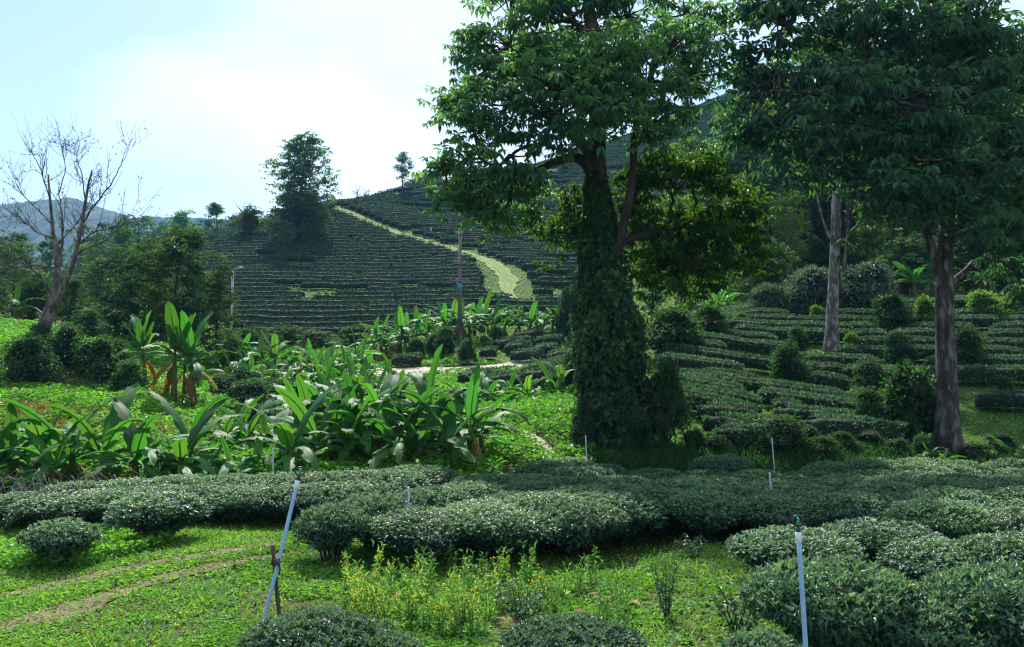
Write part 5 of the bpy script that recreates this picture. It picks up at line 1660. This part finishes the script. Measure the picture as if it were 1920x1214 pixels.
# taller blades
x, y, px = scatter(26000, 5.6, 15, -60, 1980, 0.6)
kk = (rng.random(len(x)) < vnoise(x * 1.3, y * 1.3, 66) ** 2) & ~in_poly(x, y, FIELD) & (np.minimum(dist_line(x, y, RUT1), dist_line(x, y, RUT2)) > 0.12)
x, y = x[kk], y[kk]
cover('grass_blades', 'taller grass blades tufted through the foreground clearing', 'grass', x, y, 0.06 + 0.08 * rng.random(len(x)), 0.10, 'grass', 2.2, 0, 0.6)
x, y, px = scatter(7000, 5.6, 13, -60, 1500, 0.6)
kk = (vnoise(x * 0.9, y * 0.9, 76) > 0.45) | (np.minimum(dist_line(x, y, RUT1), dist_line(x, y, RUT2)) < 0.3)
x, y = x[kk], y[kk]
cover('leaf_litter', 'scattered brown leaf litter and dry stalks on the foreground grass', 'leaf litter', x, y, 0.03 + 0.05 * rng.random(len(x)), 0.35, 'dryweed', 0.35, 0.02, 0.4)
x, y, px = scatter(2600, 5.6, 13, -60, 1500, 0.6)
kk = (vnoise(x * 0.7 + 9, y * 0.7, 77) > 0.55) & (np.minimum(dist_line(x, y, RUT1), dist_line(x, y, RUT2)) > 0.25) & ~in_poly(x, y, FIELD)
x, y = np.repeat(x[kk], 6) , np.repeat(y[kk], 6)
x = x + rng.normal(size=len(x)) * 0.02; y = y + rng.normal(size=len(y)) * 0.02
cover('broadleaf_weeds', 'broad-leaved low weeds dotted over the foreground grass', 'weeds', x, y, 0.035 + 0.035 * rng.random(len(x)), 0.5, 'weed', 0.7, 0.01, 0.35, hi=True)
# weeds round the left bushes
x, y, px = scatter(16000, 8.6, 12.4, -60, 330, 1)
pj = project(np.stack([x, y, np.zeros(len(x))], -1))
kk = (pj[1] > 985) & (pj[1] < 1072 - (pj[0] > 150) * (pj[0] - 150) * 0.25) & (rng.random(len(x)) < 0.75)
x, y = x[kk], y[kk]
cover('bright_weeds', 'bright leafy weeds round the small tea bushes at lower left', 'weeds', x, y, 0.05 + 0.05 * rng.random(len(x)), 0.6, 'cover', 0.6, rng.random(len(x)) * 0.22 * vnoise(x * 1.6, y * 1.6, 67), 0.6)
# lush left bank and valley floor
x, y, px = scatter(150000, 15.5, 46, -140, 1110, 0.7)
mound = vnoise(x * 0.9, y * 0.9, 68) * 0.35 + vnoise(x * 2.5, y * 2.5, 69) * 0.2
kk = (dist_line(x, y, STREAM) > 0.8) & (dist_line(x, y, ROAD) > 1.35) & (dist_line(x, y, FOOT) > 0.14) & ((y > 18) | (px < 940))
x, y, mound = x[kk], y[kk], mound[kk]
L = (0.07 + 0.07 * rng.random(len(x))) * (0.7 + y / 45)
cover('ground_creeper', 'lush bright green creepers and grass over the left bank and valley floor', 'ground cover', x, y, L, 0.55, 'cover', 0.45, mound * rng.random(len(x)) ** 0.5, 0.28 + 0.4 * vnoise(x * 0.45, y * 0.45, 70) )
# duller weeds
x, y, px = scatter(26000, 20, 40, -100, 560, 0.8)
kk = vnoise(x * 0.35, y * 0.35, 71) > 0.60
x, y = x[kk], y[kk]
cover('dry_weeds', 'dry brownish weeds patched over the left bank', 'weeds', x, y, 0.14 + 0.14 * rng.random(len(x)), 0.12, 'dryweed', 2.0, 0.12, 0.45)
# slope
x, y, px = scatter(46000, 19.2, 47, 1090, 2060, 0.8)
cover('slope_grass', 'thin grass and weeds on the ground between the right slope tea rows', 'grass', x, y, 0.06 + 0.08 * rng.random(len(x)), 0.35, 'cover', 0.9, 0, 0.3 + 0.3 * vnoise(x * 0.6, y * 0.6, 72))
# long grass behind the field
x, y, px = scatter(9000, 19.0, 20.8, 1080, 1990, 1)
kk = vnoise(x * 0.9, y * 0.9, 73) > 0.35
x, y = x[kk], y[kk]
cover('long_grass', 'long shaded grass along the back edge of the tea field', 'grass', x, y, 0.14 + 0.2 * rng.random(len(x)), 0.08, 'shrub', 2.0, 0, 0.4)  # darker leaf colour used here to imitate the shade on this strip
# hillside
x, y, px = scatter(42000, 47, 190, 200, 1420, 0.5)
kk = dist_line(x, y, TRACK) > 0.9
x, y = x[kk], y[kk]
cover('hill_grass', 'grass growing between the tea rows over the terraced hill', 'grass', x, y, 0.16 + 0.16 * rng.random(len(x)) + 0.0008 * y, 0.4, 'grass', 0.9, 0, 0.25 + 0.3 * vnoise(x * 0.2, y * 0.2, 74))


# ------------------------------------------------------------------ flowering weeds
def weed_proto(seed, flowers):
    rs = np.random.default_rng(seed)
    root = empty('flowering_weed' if flowers else 'tall_weed')
    st, lf, fl = MB(), MB(), MB()
    for i in range(5 if flowers else 6):
        a = rs.random() * 6.28; h = 0.30 + 0.26 * rs.random()
        b = np.array([math.cos(a), math.sin(a), 0])
        pa = smooth_path([b * 0.02, b * 0.05 + np.array([0, 0, h * 0.5]), b * (0.06 + 0.08 * rs.random()) + np.array([0, 0, h])], 8, 0.004)
        st.tube(pa, np.linspace(0.005, 0.002, len(pa)), 4, cap=False, tone=0.5)
        n = 16
        k = rs.integers(0, len(pa), n)
        lf.leaves(pa[k], rand_dirs(n, 0.7), rand_dirs(n, 1.0), 0.05 + 0.05 * rs.random(n), 0.016 + 0.016 * rs.random(n), hi=False)
        if flowers:
            n = 13
            k = rs.integers(int(len(pa) * 0.6), len(pa), n)
            fl.leaves(pa[k] + rs.normal(size=(n, 3)) * 0.014, rand_dirs(n, 0.4), rand_dirs(n, 0.6), 0.022, 0.018, hi=False)
    n = 22
    a = rs.random(n) * 6.28
    lf.leaves(np.stack([np.cos(a) * 0.05, np.sin(a) * 0.05, 0.02 + 0.06 * rs.random(n)], -1), np.stack([np.cos(a), np.sin(a), 0.5 + rs.random(n)], -1), rand_dirs(n, 1.5), 0.08 + 0.06 * rs.random(n), 0.04, hi=True)
    st.build('stems', 'weed', root, stuff=True); lf.build('leaves', 'weed', root, stuff=True)
    if flowers:
        fl.build('flowers', 'flower', root, stuff=True)
    return Proto(root)


WF = [weed_proto(i, True) for i in range(4)]
WG = [weed_proto(i + 10, False) for i in range(3)]
for i in range(48):
    px = 655 + 370 * rng.random() ** 1.15; py = 1105 + 95 * rng.random()
    if px > 860 and rng.random() < 0.45:
        continue
    p = G(px, py, 5, 12)
    WF[rng.integers(4)].place(p, rng.random() * 6, 0.5 + 0.36 * rng.random(), 'slender weed with small yellow flowers in the foreground patch', 'flowering weed', 'yellow flowering weeds')
for i in range(50):
    px = 690 + 500 * rng.random(); py = 1075 + 125 * rng.random()
    p = G(px, py, 5, 12)
    WG[rng.integers(3)].place(p, rng.random() * 6, 0.38 + 0.36 * rng.random(), 'leafy green weed without flowers in the foreground patch', 'weed', 'green weeds in the flower patch')
# fallen leaves in the weed patch
fm = MB()
x, y = [], []
for i in range(22):
    p = G(690 + 500 * rng.random(), 1080 + 125 * rng.random(), 5, 12); x.append(p[0]); y.append(p[1])
x = np.array(x); y = np.array(y)
cover('fallen_leaves', 'yellow and brown fallen leaves among the flowering weeds', 'leaves', x, y, 0.10 + 0.08 * rng.random(len(x)), 0.5, 'banana_dry', 0.3, 0.05, 0.7, hi=True)


# ------------------------------------------------------------------ sprinklers, stakes, poles
def ring(m, c, r, tube_r, axis, seg=20, mi=0):
    a = np.linspace(0, 2 * math.pi, seg + 1)
    u = np.cross(axis, [0.3, 0.1, 1.0]); u = u / np.linalg.norm(u); v = np.cross(axis, u)
    m.tube(np.asarray(c) + r * (np.cos(a)[:, None] * u + np.sin(a)[:, None] * v), tube_r, 6, mi, cap=False)


def sprinkler(foot, top, r, label, mat='pipe', head=True, pipe_r2=None):
    foot = np.asarray(foot, float); top = np.asarray(top, float)
    root = empty('sprinkler_pipe', foot); tag(root, label, 'sprinkler')
    ax = unit(top - foot)
    m = MB(); m.tube(smooth_path([foot - ax * 0.1, (foot + top) / 2 + np.array([r * 0.3, 0, 0]), top], 8), r, 12)
    m.build('pipe', mat, root, foot)
    m = MB(); m.tube([top - ax * r * 4, top - ax * r * 3.8, top + ax * r * 0.3, top + ax * r * 0.5], [r * 1.05, r * 1.3, r * 1.3, r * 1.0], 12)
    m.build('coupling', 'coupling', root, foot)
    if head:
        h = MB()
        t0 = top + ax * r * 0.5
        h.tube([t0, t0 + ax * r * 0.6, t0 + ax * r * 1.4, t0 + ax * r * 1.6, t0 + ax * r * 2.6], [r * 1.0, r * 1.05, r * 1.05, r * 0.75, r * 0.75], 10)
        ring(h, t0 + ax * r * 4.6, r * 2.2, r * 0.42, np.array([0.25, -1.0, 0.1]) / 1.04)
        hd = h.build('sprinkler_head', 'black', root, foot)
        n = MB(); c = t0 + ax * r * 3.0
        n.tube([c, c + ax * r * 1.2, c + ax * r * 2.4 + np.array([r * 0.3, -r * 0.5, 0]), c + ax * r * 3.1 + np.array([-r * 0.6, -r * 0.8, 0])], [r * 0.8, r * 0.62, r * 0.5, r * 0.62], 8)
        n.build('nozzle', 'green_pl', hd, foot)
    return root


pA = Q(487, 1180, 7.35); pA[2] = tz(pA[0], pA[1])
tA = Q(558, 903, 7.5)
sprinkler(pA, tA, 0.0165, 'leaning pale blue pipe with sprinkler head, tied to a bamboo stake')
pB = GD(1508, 5.05); tB = Q(1497, 1000, 5.1)
sprinkler(pB, tB, 0.0135, 'upright pale blue pipe with black ring sprinkler head at lower right')
for px, yt, d, lab in [(1443, 887, 13.0, 'thin bleached pipe sticking out of the middle of the tea field'), (1447, 822, 18.6, 'thin bleached pipe at the back edge of the tea field'),
                       (1098, 818, 17.4, 'thin bleached pipe near the vine-covered trunk'), (766, 914, 10.6, 'thin greenish pipe between the two tea fields'), (512, 840, 15.2, 'thin pipe among the banana leaves behind the left hedge')]:
    f = GD(px + 3, d)
    sprinkler(f, Q(px, yt, d), 0.0095, lab, 'pipe_white', head=False)
# stake and tie
sA = Q(527, 1172, 7.42); sA[2] = tz(sA[0], sA[1]); sT = Q(511, 1022, 7.44)
root = empty('bamboo_stake', sA); tag(root, 'short weathered bamboo stake holding up the leaning pipe', 'stake')
ax = unit(sT - sA)
m = MB(); tt = np.linspace(-0.1, 1, 22)
m.tube(sA + (sT - sA) * tt[:, None], 0.017 * (1 + 0.13 * (np.arange(22) % 5 == 0)), 9, rough=0.12); m.build('pole', 'stake', root, sA)
c = Q(517, 1053, 7.42)
root = empty('black_tie', c); tag(root, 'black rubber strip knotted round the leaning pipe and stake', 'tie')
m = MB()
for k in range(3):
    a = np.linspace(0, 6.283, 17)
    m.tube(c + np.stack([0.034 * np.cos(a), 0.036 * np.sin(a), 0.012 * (k - 1) + 0.012 * np.sin(a + k)], -1), 0.007, 6, cap=False)
m.build('binding', 'black', root, c)
m = MB(); m.tube(smooth_path([c + np.array([0.03, -0.03, 0]), c + np.array([0.045, -0.04, -0.05]), c + np.array([0.04, -0.045, -0.10])], 6), 0.008, 5); m.build('loose_end', 'black', root, c)

# wooden utility pole on the bank
def utility_pole():
    b = G(861, 650, 44, 60); d = b[1]
    root = empty('utility_pole', b); tag(root, 'weathered wooden utility pole with small crossarms standing before the terraced hill', 'utility pole')
    top = Q(863, 430, d)
    h = top[2] - b[2]
    m = MB(); m.tube([(0, 0, -0.5), (0.02, 0, h * 0.5), (top[0] - b[0], 0, h)], [0.125, 0.105, 0.085], 12); m.build('pole', 'polewood', root)
    for f, l in ((0.955, 0.45), (0.70, 0.7), (0.555, 1.1)):
        m = MB(); z = h * f
        m.tube([(-l * 0.5, -0.14, z), (l * 0.5, -0.14, z)], 0.045, 6)
        ca = m.build('crossarm', 'polewood', root)
        for s in (-0.42, -0.1, 0.42):
            m = MB(); m.tube([(l * s, -0.14, z + 0.03), (l * s, -0.14, z + 0.09), (l * s, -0.14, z + 0.11), (l * s, -0.14, z + 0.17)], [0.02, 0.045, 0.03, 0.04], 8); m.build('insulator', 'stone', ca)
    m = MB(); m.tube([(0.01, 0, h * 0.48), (0.012, 0, h * 0.535)], 0.118, 12); m.build('blue_band', 'bluetag', root)
    m = MB(); m.tube([(0.0, -0.1, h * 0.55), (-0.3, -0.3, h * 0.28), (-0.7, -0.5, 0)], 0.012, 5); m.build('stay_wire', 'black', root)
    b = GD(434, 63); top = Q(434, 508, 63); h = top[2] - b[2]
    root = empty('lamp_post', b); tag(root, 'thin pale concrete post with small lamp left of the terraced hill', 'lamp post')
    m = MB(); m.tube([(0, 0, -0.5), (0, 0, h)], [0.10, 0.08], 10); m.build('post', 'concrete', root)
    m = MB(); m.tube([(0, 0, h * 0.98), (0.2, -0.1, h + 0.15), (0.5, -0.2, h + 0.2)], [0.03, 0.03, 0.03], 6); m.build('arm', 'concrete', root)
    m = MB(); m.tube([(0.45, -0.2, h + 0.2), (0.6, -0.24, h + 0.22), (0.85, -0.3, h + 0.2)], [0.04, 0.10, 0.05], 8); m.build('lamp_head', 'concrete', root)


utility_pole()

# pale markers beside the hill track
for px, py in [(744, 418), (808, 440), (698, 396)]:
    b = G(px, py, 80, 160)
    root = empty('marker_post', b); tag(root, 'tiny white marker post beside the hill track', 'post', 'marker posts along the track')
    m = MB(); m.tube([(0, 0, -0.2), (0, 0, 0.8)], 0.07, 6); m.build('post', 'coupling', root)
    m = MB(); m.tube([(0, 0, 0.8), (0, 0, 0.9)], [0.08, 0.03], 6); m.build('cap', 'coupling', root)


# ------------------------------------------------------------------ stones
def stone(px, py, wpx, mat, label, dmin=15, dmax=60, flat=0.6, group=None):
    p = G(px, py, dmin, dmax); r = px2m(wpx, p[1]) / 2
    m = MB(); m.blob((0, 0, r * flat * 0.45), (r, r * 0.8, r * flat), 12, 8, 0.55, seed=px * 0.37)
    o = m.build('boulder', mat, None, p)
    o.rotation_euler = (0, 0, rng.random() * 6)
    tag(o, label, 'stone', group)


stone(854, 714, 22, 'stone_dark', 'small dark boulder at the near edge of the dirt road', 25, 48)
stone(966, 710, 36, 'stone_dark', 'larger dark boulder beside the dirt road and short tea rows', 25, 48)
for i, (px, py, w) in enumerate([(545, 828, 44), (520, 838, 30), (568, 836, 34), (500, 800, 26), (556, 812, 28), (515, 772, 26), (540, 768, 22), (530, 846, 30), (575, 820, 24), (492, 818, 24), (508, 788, 20)]):
    stone(px, py, w, 'stone', 'pale river stone lying in the small stream', 20, 45, 0.5, 'stream stones')


# ------------------------------------------------------------------ dead brush at the left
def dead_brush():
    b = GD(60, 14.6)
    root = empty('dead_brush', b); tag(root, 'heap of grey leafless twigs at the left end of the tea hedge', 'dead brush')
    m, t2 = MB(), MB()
    for i in range(90):
        x0 = rng.normal() * 0.75; y0 = rng.normal() * 0.35
        a = rng.random() * 6.28; L = 0.5 + 0.9 * rng.random()
        e = np.array([math.cos(a) * L, math.sin(a) * L * 0.6, 0.05 + 0.2 * rng.random()])
        s = np.array([x0, y0, 0.0])
        q = smooth_path([s, s + e * 0.45 + np.array([0, 0, 0.2 + 0.42 * rng.random()]), s + e], 9, 0.012)
        (m if i < 20 else t2).tube(q, np.linspace(0.012 if i < 20 else 0.007, 0.003, len(q)), 4, cap=False)
    m.build('branches', 'dead', root, stuff=True); t2.build('twigs', 'dead', root, stuff=True)


dead_brush()

# prototypes that were never placed go away
for o in [o for o in sc.objects if o.type == 'EMPTY' and o.parent is None and 'label' not in o.keys()]:
    for ch in list(o.children):
        bpy.data.objects.remove(ch)
    bpy.data.objects.remove(o)

# ------------------------------------------------------------------ haze in the valley air
zs_lo, zs_hi = 1e9, -1e9
for o in sc.objects:
    if o.type == 'MESH' and o.parent is None:
        for c in o.bound_box:
            w_ = o.matrix_world @ Vector(c)
            zs_lo = min(zs_lo, w_.z); zs_hi = max(zs_hi, w_.z)
X1, Y0, Y1, Z0, Z1 = 2400.0, -60.0, 1600.0, zs_lo - 1.0, max(zs_hi, 95.0) + 8.0
mb = MB()
cv = np.array([(x, y, z) for z in (Z0, Z1) for y in (Y0, Y1) for x in (-X1, X1)])
mb.add(cv, [[0, 2, 3], [0, 3, 1], [4, 5, 7], [4, 7, 6], [0, 1, 5], [0, 5, 4], [2, 6, 7], [2, 7, 3], [0, 4, 6], [0, 6, 2], [1, 3, 7], [1, 7, 5]])
mh, hn, hl = new_mat('valley_haze')
ho = hn.new('ShaderNodeOutputMaterial'); pv = hn.new('ShaderNodeVolumePrincipled')
pv.inputs['Color'].default_value = (0.24, 0.55, 1.0, 1)
pv.inputs['Density'].default_value = 0.00024
pv.inputs['Anisotropy'].default_value = 0.1
hl.new(pv.outputs[0], ho.inputs['Volume'])
M['haze'] = mh
hz = mb.build('haze', 'haze', None, None, stuff=True)
tag(hz, 'thin bluish haze hanging in the valley air', 'haze')
